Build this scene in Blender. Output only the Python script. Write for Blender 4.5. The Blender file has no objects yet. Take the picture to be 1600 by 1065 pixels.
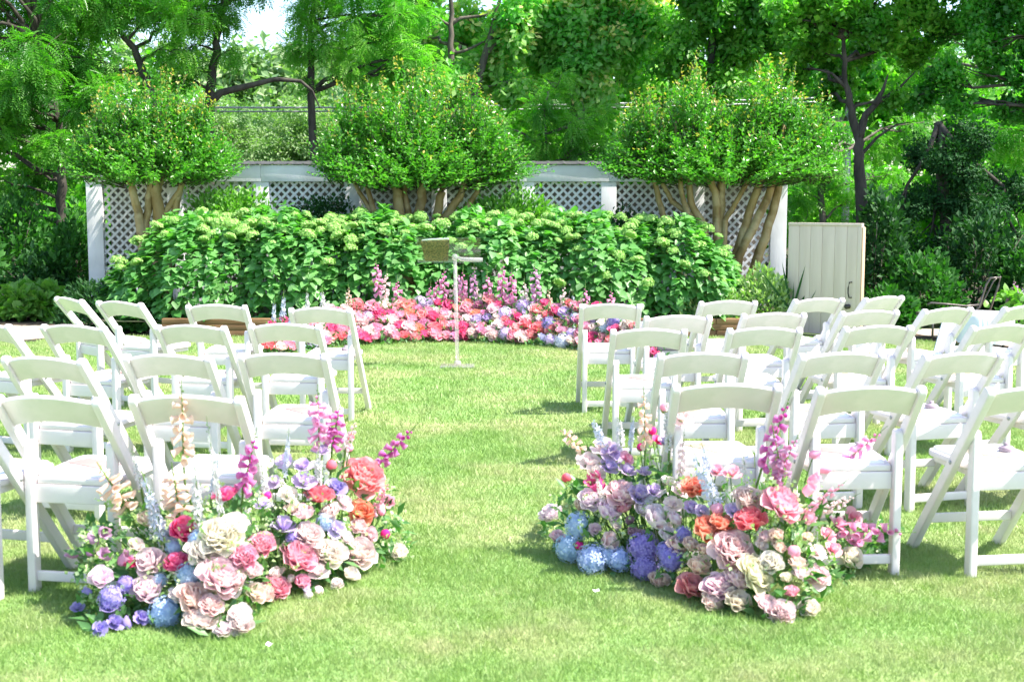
import bpy, bmesh, math, random
import numpy as np
from mathutils import Vector, Matrix, Euler

random.seed(7)
rng = np.random.default_rng(7)
scene = bpy.context.scene
COL = scene.collection
R = math.radians

# ------------------------------------------------------------------ camera
CAM_H = 1.51
F = 2000.0                       # focal length in photo pixels (1600 wide)
PITCH = math.atan(217.5 / F)
cam_d = bpy.data.cameras.new("camera")
cam = bpy.data.objects.new("camera", cam_d)
COL.objects.link(cam)
cam.location = (0, 0, CAM_H)
cam.rotation_euler = (math.pi / 2 - PITCH, 0, 0)
cam_d.sensor_width = 36
cam_d.lens = 36 * F / 1600
cam_d.clip_start = 0.05
cam_d.clip_end = 1500
cam_d.dof.use_dof = True
cam_d.dof.focus_distance = 11.0
cam_d.dof.aperture_fstop = 5.0
scene.camera = cam

# ------------------------------------------------------------------ light
SUN_EL, SUN_AZ = 56.0, -12.0      # azimuth: degrees away from +X towards +Y
world = bpy.data.worlds.new("World")
scene.world = world
world.use_nodes = True
wn = world.node_tree
wn.nodes.clear()
sky = wn.nodes.new("ShaderNodeTexSky")
sky.sky_type = 'NISHITA'
sky.sun_disc = False
sky.sun_elevation = R(SUN_EL)
sky.sun_rotation = R(90 - SUN_AZ)
sky.air_density = 1.0
sky.dust_density = 1.2
bg = wn.nodes.new("ShaderNodeBackground")
bg.inputs[1].default_value = 0.14
wo = wn.nodes.new("ShaderNodeOutputWorld")
wn.links.new(sky.outputs[0], bg.inputs[0])
wn.links.new(bg.outputs[0], wo.inputs[0])
sun_d = bpy.data.lights.new("sun", 'SUN')
sun_d.energy = 4.5
sun_d.angle = R(0.53)
sun_d.color = (1.0, 0.95, 0.87)
sun = bpy.data.objects.new("sun", sun_d)
COL.objects.link(sun)
sdir = Vector((math.cos(R(SUN_EL)) * math.cos(R(SUN_AZ)), math.cos(R(SUN_EL)) * math.sin(R(SUN_AZ)), math.sin(R(SUN_EL))))
sun.rotation_euler = (-sdir).to_track_quat('-Z', 'Y').to_euler()
sun.location = sdir * 50
vs = scene.view_settings
vs.view_transform = 'Standard'
vs.look = 'None'
vs.gamma = 1
vs.use_curve_mapping = False
vs.exposure = 1.52
scene.cycles.max_bounces = 7
scene.cycles.transparent_max_bounces = 8
scene.cycles.transmission_bounces = 6

# ------------------------------------------------------------------ pixel helpers (photo pixels -> world points)
CT, ST = math.cos(PITCH), math.sin(PITCH)
def ray(px, py):
    u, v = (px - 800) / F, (532.5 - py) / F
    return (u, CT + v * ST, -ST + v * CT)
def at(px, py, Y):
    d = ray(px, py)
    k = Y / d[1]
    return Vector((d[0] * k, Y, CAM_H + d[2] * k))
def atz(px, py, z):
    d = ray(px, py)
    k = (z - CAM_H) / d[2]
    return Vector((d[0] * k, d[1] * k, z))
def mpp(Y):                       # metres per photo pixel at depth Y
    return Y / F

# ------------------------------------------------------------------ object helpers
def link(o, parent=None):
    COL.objects.link(o)
    if parent is not None:
        o.parent = parent
    return o
def props(o, label=None, cat=None, group=None, kind=None):
    if label: o["label"] = label
    if cat: o["category"] = cat
    if group: o["group"] = group
    if kind: o["kind"] = kind
    return o
def thing(name, loc, label, cat, group=None, rz=0):
    o = bpy.data.objects.new(name, None)
    o.empty_display_size = 0.1
    link(o)
    o.location = loc
    o.rotation_euler = (0, 0, rz)
    return props(o, label, cat, group)
def obj(name, me, parent=None, loc=None, rot=None, scale=None):
    o = bpy.data.objects.new(name, me)
    link(o, parent)
    if loc is not None: o.location = loc
    if rot is not None: o.rotation_euler = rot
    if scale is not None: o.scale = (scale,) * 3 if not hasattr(scale, '__len__') else scale
    return o

def fast_mesh(name, V, Fs, mats, smooth=True, mat_idx=None, attr=None):
    """V (n,3), Fs: list of (m,k) int arrays."""
    me = bpy.data.meshes.new(name)
    V = np.asarray(V, dtype=np.float32)
    if not isinstance(Fs, (list, tuple)): Fs = [Fs]
    Fs = [np.asarray(f, dtype=np.int32) for f in Fs if len(f)]
    me.vertices.add(len(V))
    me.vertices.foreach_set("co", V.ravel())
    tot = sum(f.size for f in Fs)
    npoly = sum(len(f) for f in Fs)
    me.loops.add(tot)
    me.loops.foreach_set("vertex_index", np.concatenate([f.ravel() for f in Fs]))
    me.polygons.add(npoly)
    cnt = np.concatenate([np.full(len(f), f.shape[1], dtype=np.int32) for f in Fs])
    st = np.concatenate([[0], np.cumsum(cnt)[:-1]]).astype(np.int32)
    me.polygons.foreach_set("loop_start", st)
    try: me.polygons.foreach_set("loop_total", cnt)
    except Exception: pass
    me.polygons.foreach_set("use_smooth", np.full(npoly, smooth, dtype=bool))
    if mat_idx is not None:
        me.polygons.foreach_set("material_index", np.asarray(mat_idx, dtype=np.int32))
    for m in (mats if isinstance(mats, (list, tuple)) else [mats]):
        me.materials.append(m)
    if attr is not None:
        a = me.attributes.new("tint", 'FLOAT', 'POINT')
        a.data.foreach_set("value", np.asarray(attr, dtype=np.float32))
    me.update(calc_edges=True)
    me.validate()
    return me

class MB:
    """collects simple shapes into one mesh"""
    def __init__(s):
        s.v = []; s.f = []; s.m = []
    def add(s, vs_, fs_, m=0):
        n = len(s.v)
        s.v += [tuple(v) for v in vs_]
        s.f += [tuple(i + n for i in f) for f in fs_]
        s.m += [m] * len(fs_)
    def box(s, x0, x1, y0, y1, z0, z1, m=0):
        vs_ = [(x0,y0,z0),(x1,y0,z0),(x1,y1,z0),(x0,y1,z0),(x0,y0,z1),(x1,y0,z1),(x1,y1,z1),(x0,y1,z1)]
        s.add(vs_, [(0,3,2,1),(4,5,6,7),(0,1,5,4),(1,2,6,5),(2,3,7,6),(3,0,4,7)], m)
    def tube(s, pts, rad, n=8, m=0, cap=True):
        pts = [Vector(p) for p in pts]
        if not hasattr(rad, '__len__'): rad = [rad] * len(pts)
        vs_, fs_ = [], []
        up = Vector((0.13, 0.21, 1)).normalized()
        for i, p in enumerate(pts):
            d = (pts[min(i+1, len(pts)-1)] - pts[max(i-1, 0)])
            d = d.normalized() if d.length > 1e-9 else Vector((0,0,1))
            a = d.cross(up)
            if a.length < .05: a = d.cross(Vector((1,0,0)))
            a.normalize(); b = d.cross(a)
            for k in range(n):
                t = 2*math.pi*k/n
                vs_.append(p + a*math.cos(t)*rad[i] + b*math.sin(t)*rad[i])
        for i in range(len(pts)-1):
            for k in range(n):
                k2 = (k+1) % n
                fs_.append((i*n+k, i*n+k2, (i+1)*n+k2, (i+1)*n+k))
        if cap:
            fs_.append(tuple(range(n)))
            fs_.append(tuple((len(pts)-1)*n + k for k in reversed(range(n))))
        s.add(vs_, fs_, m)
    def lathe(s, prof, n=12, m=0, M=None):
        vs_, fs_ = [], []
        for r_, z_ in prof:
            for k in range(n):
                t = 2*math.pi*k/n
                p = Vector((r_*math.cos(t), r_*math.sin(t), z_))
                vs_.append(M @ p if M is not None else p)
        for i in range(len(prof)-1):
            for k in range(n):
                k2 = (k+1) % n
                fs_.append((i*n+k, i*n+k2, (i+1)*n+k2, (i+1)*n+k))
        s.add(vs_, fs_, m)
    def prism(s, outline, x0, x1, m=0):
        """outline in (y,z), extruded along x"""
        n = len(outline)
        vs_ = [(x0, a, b) for a, b in outline] + [(x1, a, b) for a, b in outline]
        fs_ = [tuple(range(n)), tuple(reversed(range(n, 2*n)))]
        for i in range(n):
            j = (i+1) % n
            fs_.append((i, i+n, j+n, j))
        s.add(vs_, fs_, m)
    def mesh(s, name, mats, smooth=False, bevel=0, seg=2):
        me = bpy.data.meshes.new(name)
        me.from_pydata(s.v, [], s.f)
        for i, p in enumerate(me.polygons):
            p.material_index = s.m[i]
        for m in (mats if isinstance(mats, (list, tuple)) else [mats]): me.materials.append(m)
        bm = bmesh.new(); bm.from_mesh(me)
        bmesh.ops.recalc_face_normals(bm, faces=bm.faces)
        if bevel:
            es = [e for e in bm.edges if len(e.link_faces) == 2 and e.calc_face_angle(0) > 0.6]
            bmesh.ops.bevel(bm, geom=es, offset=bevel, segments=seg, profile=.6, affect='EDGES', clamp_overlap=True)
        bm.to_mesh(me); bm.free()
        me.polygons.foreach_set("use_smooth", [smooth or bool(bevel)] * len(me.polygons))
        me.update()
        return me

# ------------------------------------------------------------------ materials
def new_mat(name):
    m = bpy.data.materials.new(name)
    m.use_nodes = True
    nt = m.node_tree
    nt.nodes.clear()
    out = nt.nodes.new("ShaderNodeOutputMaterial")
    return m, nt, out
def N(nt, t, **kw):
    n = nt.nodes.new(t)
    for k, v in kw.items(): setattr(n, k, v)
    return n
def rgba(c): return (c[0], c[1], c[2], 1)
def mixc(nt, fac, a, b, blend='MIX'):
    n = N(nt, "ShaderNodeMix", data_type='RGBA', blend_type=blend)
    for s, v in ((n.inputs[0], fac), (n.inputs[6], a), (n.inputs[7], b)):
        if hasattr(v, 'links') or isinstance(v, bpy.types.NodeSocket): nt.links.new(v, s)
        elif isinstance(v, (int, float)): s.default_value = v
        else: s.default_value = rgba(v)
    return n.outputs[2]
def noise(nt, scale, detail=4, rough=.55, vec=None, stretch=None):
    tc = N(nt, "ShaderNodeTexCoord")
    src = tc.outputs['Object']
    if stretch:
        mp = N(nt, "ShaderNodeMapping")
        mp.inputs['Scale'].default_value = stretch
        nt.links.new(src, mp.inputs[0]); src = mp.outputs[0]
    n = N(nt, "ShaderNodeTexNoise")
    n.inputs['Scale'].default_value = scale
    n.inputs['Detail'].default_value = detail
    n.inputs['Roughness'].default_value = rough
    nt.links.new(src, n.inputs['Vector'])
    return n.outputs['Fac']
def ramp(nt, fac, stops):
    r_ = N(nt, "ShaderNodeValToRGB")
    el = r_.color_ramp.elements
    while len(el) < len(stops): el.new(.5)
    for e, (p, c) in zip(el, stops):
        e.position = p; e.color = rgba(c) if len(c) == 3 else c
    nt.links.new(fac, r_.inputs[0])
    return r_.outputs[0]

def surf_mat(name, c1, c2, scale=20, rough=.6, bump=.2, bump_scale=None, stretch=None, spec=.4, metal=0, p=(.35, .65), c3=None, s3=2.0):
    m, nt, out = new_mat(name)
    b = N(nt, "ShaderNodeBsdfPrincipled")
    f = noise(nt, scale, stretch=stretch)
    col = ramp(nt, f, [(p[0], c1), (p[1], c2)])
    if c3 is not None:
        f3 = noise(nt, s3, 3)
        k = ramp(nt, f3, [(.45, (0,0,0)), (.62, (1,1,1))])
        col = mixc(nt, k, col, c3)
    nt.links.new(col, b.inputs['Base Color'])
    b.inputs['Roughness'].default_value = rough
    b.inputs['Specular IOR Level'].default_value = spec
    b.inputs['Metallic'].default_value = metal
    if bump:
        bp = N(nt, "ShaderNodeBump")
        bp.inputs['Strength'].default_value = bump
        bp.inputs['Distance'].default_value = .01
        nt.links.new(noise(nt, bump_scale or scale*2, 6, stretch=stretch), bp.inputs['Height'])
        nt.links.new(bp.outputs[0], b.inputs['Normal'])
    nt.links.new(b.outputs[0], out.inputs[0])
    return m

def leaf_mat(name, ca, cb, tip=None, trans=.4, rough=.42, spec=.5, clump=None, cscale=1.2, tcol=None):
    """leaf: colour varies per leaf and per clump; 'tint' attribute blends to the tip colour"""
    m, nt, out = new_mat(name)
    geo = N(nt, "ShaderNodeNewGeometry")
    col = mixc(nt, geo.outputs['Random Per Island'], ca, cb)
    if clump is not None:
        k = ramp(nt, noise(nt, cscale, 2), [(.4, (0,0,0)), (.65, (1,1,1))])
        col = mixc(nt, k, col, clump)
    if tip is not None:
        a = N(nt, "ShaderNodeAttribute", attribute_name="tint")
        col = mixc(nt, a.outputs['Fac'], col, tip)
    b = N(nt, "ShaderNodeBsdfPrincipled")
    nt.links.new(col, b.inputs['Base Color'])
    b.inputs['Roughness'].default_value = rough
    b.inputs['Specular IOR Level'].default_value = spec
    t = N(nt, "ShaderNodeBsdfTranslucent")
    tc = mixc(nt, 1.0, col, tcol or (1.05, 1.6, .4), 'MULTIPLY')
    nt.links.new(tc, t.inputs[0])
    mx = N(nt, "ShaderNodeMixShader")
    mx.inputs[0].default_value = trans
    nt.links.new(b.outputs[0], mx.inputs[1]); nt.links.new(t.outputs[0], mx.inputs[2])
    nt.links.new(mx.outputs[0], out.inputs[0])
    return m

def petal_mat():
    """petals take their colour from the object's own colour"""
    m, nt, out = new_mat("petal")
    oi = N(nt, "ShaderNodeObjectInfo")
    geo = N(nt, "ShaderNodeNewGeometry")
    a = N(nt, "ShaderNodeAttribute", attribute_name="tint")
    lo = mixc(nt, 1.0, oi.outputs['Color'], (.97, .93, .94), 'MULTIPLY')
    col = mixc(nt, geo.outputs['Random Per Island'], oi.outputs['Color'], lo)
    hs = N(nt, "ShaderNodeMix", data_type='RGBA')
    mm = N(nt, "ShaderNodeMath", operation='MULTIPLY'); mm.inputs[1].default_value = .26
    nt.links.new(a.outputs['Fac'], mm.inputs[0])
    nt.links.new(mm.outputs[0], hs.inputs[0]); nt.links.new(col, hs.inputs[6]); hs.inputs[7].default_value = (.92, .86, .82, 1)
    col = hs.outputs[2]
    b = N(nt, "ShaderNodeBsdfPrincipled")
    nt.links.new(col, b.inputs['Base Color'])
    b.inputs['Roughness'].default_value = .65
    b.inputs['Specular IOR Level'].default_value = .25
    t = N(nt, "ShaderNodeBsdfTranslucent")
    nt.links.new(col, t.inputs[0])
    mx = N(nt, "ShaderNodeMixShader"); mx.inputs[0].default_value = .36
    nt.links.new(b.outputs[0], mx.inputs[1]); nt.links.new(t.outputs[0], mx.inputs[2])
    nt.links.new(mx.outputs[0], out.inputs[0])
    return m

M = {}
M['white'] = surf_mat("white_resin", (.765,.69,.70), (.80,.73,.74), 6, .38, .06, 60, spec=.5, c3=(.73,.68,.67), s3=9)
M['vinyl'] = surf_mat("white_vinyl", (.83,.83,.82), (.86,.86,.85), 8, .5, .06, 90)
M['fence'] = surf_mat("fence_paint", (.74,.75,.77), (.82,.82,.83), 3, .6, .25, 40, stretch=(1,1,.25), c3=(.62,.62,.62), s3=1.3)
M['backing'] = surf_mat("fence_backing", (.24,.21,.175), (.34,.30,.25), 4, .8, .2)
M['gate'] = surf_mat("gate_paint", (.66,.53,.44), (.72,.59,.50), 3, .65, .3, 30, stretch=(4,4,.4))
M['edge_wood'] = surf_mat("raw_wood", (.50,.32,.2), (.62,.44,.3), 12, .8, .3, stretch=(1,1,.1))
M['timber'] = surf_mat("bed_timber", (.16,.085,.035), (.28,.16,.075), 6, .8, .4, 30, stretch=(.3,1,1))
M['metal_dark'] = surf_mat("dark_metal", (.05,.045,.04), (.09,.08,.075), 30, .4, .1, metal=.6)
M['roofing'] = surf_mat("dark_roofing", (.04,.04,.04), (.08,.075,.07), 20, .6, .1)
M['iron'] = surf_mat("bronze_iron", (.10,.09,.08), (.16,.14,.125), 20, .35, .05, metal=.5)
M['bark_dark'] = surf_mat("dark_bark", (.03,.026,.02), (.085,.075,.058), 9, .9, .9, 22, stretch=(1,1,.3))
M['bark_grey'] = surf_mat("grey_bark", (.08,.07,.055), (.18,.15,.12), 9, .9, .8, 22, stretch=(1,1,.3))
M['bark_myrtle'] = surf_mat("myrtle_bark", (.17,.11,.035), (.36,.26,.10), 7, .6, .4, 16, stretch=(1,1,.25), c3=(.42,.33,.17), s3=5)
M['moss_bark'] = surf_mat("mossy_bark", (.05,.04,.02), (.13,.13,.03), 10, .9, .8, 22)
M['soil'] = surf_mat("woodland_floor", (.03,.022,.014), (.09,.065,.04), 3, .95, .6, 12, c3=(.03,.06,.015), s3=.6)
M['path'] = surf_mat("path_gravel", (.34,.27,.21), (.46,.38,.31), 30, .95, .4, 120)
M['lawn'] = surf_mat("lawn_base", (.14,.27,.06), (.24,.38,.12), 60, .95, .8, 140, c3=(.32,.37,.15), s3=1.1)
M['stem'] = surf_mat("flower_stem", (.10,.20,.04), (.16,.28,.07), 12, .6, 0)
M['sepal'] = leaf_mat("sepal_green", (.14,.24,.06), (.22,.34,.1))
M['stamen'] = surf_mat("stamen_yellow", (.75,.42,.05), (.85,.6,.12), 60, .7, 0)
M['petal'] = petal_mat()
M['hyd_leaf'] = leaf_mat("hydrangea_leaf", (.075,.25,.05), (.18,.41,.11), trans=.38, rough=.45, spec=.7)
M['hyd_bloom'] = leaf_mat("hydrangea_bloom", (.30,.56,.13), (.46,.68,.24), trans=.35, rough=.6, spec=.2, tcol=(1,1,.7))
M['hosta'] = leaf_mat("variegated_leaf", (.20,.34,.10), (.42,.52,.24), trans=.3)
M['azalea'] = leaf_mat("bright_shrub_leaf", (.10,.26,.04), (.2,.4,.07), trans=.4)
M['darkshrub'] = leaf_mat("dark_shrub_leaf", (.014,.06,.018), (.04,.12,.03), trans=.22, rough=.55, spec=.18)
M['myrtle'] = leaf_mat("myrtle_leaf", (.05,.23,.02), (.18,.41,.06), tip=(.62,.40,.11), trans=.38, rough=.32, spec=.7)
M['walnut'] = leaf_mat("walnut_leaf", (.075,.27,.02), (.19,.44,.05), clump=(.04,.18,.015), trans=.5, rough=.4, spec=.5)
M['bright_tree'] = leaf_mat("bright_tree_leaf", (.15,.40,.04), (.32,.56,.10), clump=(.10,.33,.04), trans=.5, spec=.4)
M['olive_tree'] = leaf_mat("olive_tree_leaf", (.22,.48,.10), (.50,.64,.26), tip=(.98,.76,.36), clump=(.13,.42,.07), trans=.52, rough=.4, spec=.5)
M['maple'] = leaf_mat("maple_leaf", (.06,.30,.03), (.18,.48,.07), clump=(.03,.18,.02), trans=.52, rough=.4, spec=.5)
M['mid_tree'] = leaf_mat("mid_tree_leaf", (.11,.35,.03), (.29,.55,.08), clump=(.06,.24,.025), trans=.5, rough=.4, spec=.5)
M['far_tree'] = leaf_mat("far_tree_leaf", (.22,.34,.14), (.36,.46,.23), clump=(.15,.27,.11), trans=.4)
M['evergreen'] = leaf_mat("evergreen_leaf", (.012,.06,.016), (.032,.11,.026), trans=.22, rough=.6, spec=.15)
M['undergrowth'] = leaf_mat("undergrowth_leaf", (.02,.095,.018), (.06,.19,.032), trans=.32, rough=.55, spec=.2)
M['arr_leaf'] = leaf_mat("arrangement_leaf", (.06,.17,.05), (.15,.30,.10), trans=.3)
M['arr_filler'] = leaf_mat("filler_green", (.30,.42,.18), (.5,.6,.35), trans=.3)
M['paper'] = surf_mat("blush_paper", (.36,.20,.18), (.40,.23,.21), 4, .7, 0)
M['paper_cream'] = surf_mat("cream_paper", (.34,.26,.19), (.38,.29,.22), 4, .7, 0)
M['favour'] = surf_mat("mauve_sachet", (.28,.22,.26), (.4,.33,.38), 30, .6, .1)
M['speaker'] = surf_mat("speaker_black", (.03,.03,.035), (.06,.06,.065), 30, .6, .1)
M['cloth'] = surf_mat("white_cloth", (.78,.78,.8), (.84,.84,.85), 4, .8, .2)
M['panel_grey'] = surf_mat("pale_grey_board", (.50,.53,.60), (.56,.59,.66), 3, .6, .03)
M['galv'] = surf_mat("grey_steel", (.35,.36,.37), (.45,.46,.47), 8, .5, .1, metal=.3)
M['plate_reflection'] = surf_mat("brown_patterned_reflection", (.03,.018,.006), (.20,.12,.045), 60, .6, .1, p=(.45, .55))  # brown reflection in the lectern plate, put in as a pattern
for key, nm, tr, colr in (('acrylic', "clear_acrylic", .93, (.96,.98,.98)), ('frost', "frosted_acrylic", .76, (.9,.86,.86))):
    m, nt, out = new_mat(nm)
    b = N(nt, "ShaderNodeBsdfPrincipled")
    b.inputs['Base Color'].default_value = (*colr, 1)
    b.inputs['Roughness'].default_value = .08
    if key == 'acrylic':
        b = N(nt, "ShaderNodeBsdfGlossy"); b.inputs['Roughness'].default_value = .04
    t = N(nt, "ShaderNodeBsdfTransparent"); t.inputs[0].default_value = (*colr, 1)
    mx = N(nt, "ShaderNodeMixShader"); mx.inputs[0].default_value = tr
    nt.links.new(b.outputs[0], mx.inputs[1]); nt.links.new(t.outputs[0], mx.inputs[2]); nt.links.new(mx.outputs[0], out.inputs[0])
    M[key] = m
# grass blade material: greener / drier patches
m, nt, out = new_mat("grass_blade")
geo = N(nt, "ShaderNodeNewGeometry")
c = mixc(nt, geo.outputs['Random Per Island'], (.16,.30,.06), (.33,.46,.15))
k1 = ramp(nt, noise(nt, 1.1, 4, .65), [(.40, (0,0,0)), (.62, (1,1,1))])
c = mixc(nt, k1, c, (.42,.45,.22))
k2 = ramp(nt, noise(nt, 7, 5, .7), [(.42, (0,0,0)), (.66, (1,1,1))])
c = mixc(nt, k2, c, (.25,.40,.09))
b = N(nt, "ShaderNodeBsdfPrincipled"); nt.links.new(c, b.inputs['Base Color'])
b.inputs['Roughness'].default_value = .45; b.inputs['Specular IOR Level'].default_value = .4
t = N(nt, "ShaderNodeBsdfTranslucent"); nt.links.new(c, t.inputs[0])
mx = N(nt, "ShaderNodeMixShader"); mx.inputs[0].default_value = .35
nt.links.new(b.outputs[0], mx.inputs[1]); nt.links.new(t.outputs[0], mx.inputs[2]); nt.links.new(mx.outputs[0], out.inputs[0])
M['grass'] = m

# ------------------------------------------------------------------ foliage machinery
def norm(a): return a / np.maximum(np.linalg.norm(a, axis=-1, keepdims=True), 1e-9)
def frames(axis, nrm):
    """axis = leaf length direction (local y), nrm ~ local z"""
    y = norm(axis); x = norm(np.cross(y, nrm)); z = np.cross(x, y)
    return np.stack([x, y, z], axis=-1)
def scatter(tv, tf, pos, Rm, sc):
    tv = np.asarray(tv, float)
    n, t = len(pos), len(tv)
    V = np.einsum('nij,tj->nti', Rm, tv) * np.asarray(sc).reshape(-1, 1, 1) + pos[:, None, :]
    off = (np.arange(n) * t)[:, None, None]
    Fs = [(np.asarray(f)[None] + off).reshape(-1, np.asarray(f).shape[1]) for f in tf]
    return V.reshape(-1, 3), Fs
LEAF = (np.array([[0,0,0],[.28,.45,.07],[0,1,-.05],[-.28,.45,.07],[0,.5,0]]), [np.array([[0,1,2,4],[0,4,2,3]])])
LEAF_SMALL = (np.array([[0,0,0],[.3,.5,.08],[0,1,0],[-.3,.5,.08]]), [np.array([[0,1,2],[0,2,3]])])
HEART = (np.array([[0,0,0],[.30,.02,.05],[.42,.32,.07],[.27,.66,.02],[0,1,-.10],[-.27,.66,.02],[-.42,.32,.07],[-.30,.02,.05],[0,.35,-.01],[0,.68,-.04]]),
         [np.array([[0,1,2,8],[8,2,3,9],[0,8,6,7],[8,9,5,6]]), np.array([[9,3,4],[9,4,5]])])
def multi(template, rows):
    """rows: list of (pos, axis, nrm, scale) -> template made of several leaves"""
    p = np.array([r[0] for r in rows], float); a = np.array([r[1] for r in rows], float)
    n = np.array([r[2] for r in rows], float); s = np.array([r[3] for r in rows], float)
    return scatter(template[0], template[1], p, frames(a, n), s)
def pinnate(npair=6, droop=.35, ll=.36, w=.55):
    rows = []
    for i in range(npair):
        t = (i + .8) / npair
        y = t; z = -droop * t * t
        for sgn in (-1, 1):
            rows.append(((0, y, z), (sgn * .85, .55, -.25), (0, .1, 1), ll * (1 - .35 * abs(t - .5))))
    rows.append(((0, 1, -droop), (0, 1, -.6), (0, 0, 1), ll))
    t = (LEAF_SMALL[0] * np.array([w, 1, 1]), LEAF_SMALL[1])
    return multi(t, rows)
def bunch(n, seed, ll=.5, spread=.45, wide=1.0):
    r_ = np.random.default_rng(seed)
    rows = []
    for i in range(n):
        p = r_.normal(0, spread * .45, 3) + np.array([0, .4, 0])
        a = r_.normal(0, 1, 3) + np.array([0, .8, -.5])
        nn = r_.normal(0, .45, 3) + np.array([0, 0, 1])
        rows.append((p, a, nn, ll * r_.uniform(.7, 1.25)))
    t = (LEAF_SMALL[0] * np.array([wide, 1, 1]), LEAF_SMALL[1])
    return multi(t, rows)
SPRAY = {'pinnate': pinnate(), 'walnut': pinnate(7, .5, .34, .5), 'bunch': bunch(11, 3, .5, .7), 'maple': bunch(9, 5, .55, .75, 1.5), 'fine': bunch(16, 8, .34, .5)}

def lobes_mesh(name, lobes, spray, mat, size, dens, tintf=0.0, seed=1, droop=.5, flat=.8, shell=(.45, 1.02), soft=.3):
    """lobes: list of (x,y,z,r). Sprays lie in the outer shell of every lobe, pointing out and down."""
    r_ = np.random.default_rng(seed)
    tv, tf = SPRAY[spray]
    size *= {'walnut': .60, 'pinnate': .6, 'bunch': .62, 'maple': .50, 'fine': .7}[spray] if size < .5 else .8
    dens *= {'walnut': 2.3, 'pinnate': 2.2, 'bunch': 2.2, 'maple': 3.0, 'fine': 1.3}[spray] if size < .5 else 1.2
    P, A, NN, T = [], [], [], []
    sub = []
    for (x, y, z, rr) in lobes:                     # every lobe is a cluster of smaller leaf clumps with gaps between
        for q in range(6):
            dd = norm(r_.normal(0, 1, 3)) * rr * r_.uniform(.45, .78)
            sub.append((x + dd[0], y + dd[1], z + dd[2] * .8, rr * r_.uniform(.34, .56), r_.random() < tintf))
    for (x, y, z, rr, flag) in sub:
        n = max(4, int(dens * rr * rr * .78))
        d = norm(r_.normal(0, 1, (n, 3)))
        rad = r_.uniform(shell[0], shell[1], n) ** .7 * rr * (1 + r_.normal(0, soft * .35, n))
        p = np.array([x, y, z]) + d * rad[:, None] * np.array([1, 1, flat])
        a = d * 1.0 + r_.normal(0, .45, (n, 3)) + np.array([0, 0, -droop])
        nn = d * .5 + np.array([0, 0, 1]) + r_.normal(0, .35, (n, 3))
        P.append(p); A.append(a); NN.append(nn)
        tt = np.zeros(n)
        if flag:
            c_ = r_.random(n) < .55 * (d[:, 2] > -.1)
            tt[c_] = r_.uniform(.5, 1, c_.sum())
        T.append(tt)
    P = np.concatenate(P); A = np.concatenate(A); NN = np.concatenate(NN); T = np.concatenate(T)
    sc = size * r_.uniform(.7, 1.25, len(P))
    V, Fs = scatter(tv, tf, P, frames(A, NN), sc)
    return fast_mesh(name, V, Fs, mat, smooth=False, attr=np.repeat(T, len(tv)))

def wiggle(p0, p1, n=5, amt=.06, seed=0, sag=0.0):
    r_ = random.Random(seed)
    p0, p1 = Vector(p0), Vector(p1)
    L = (p1 - p0).length
    out_ = []
    for i in range(n + 1):
        t = i / n
        p = p0.lerp(p1, t)
        if 0 < i < n:
            p += Vector((r_.uniform(-1, 1), r_.uniform(-1, 1), r_.uniform(-.6, .6))) * L * amt
        p.z += sag * math.sin(math.pi * t) * L
        out_.append(p)
    return out_

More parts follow.
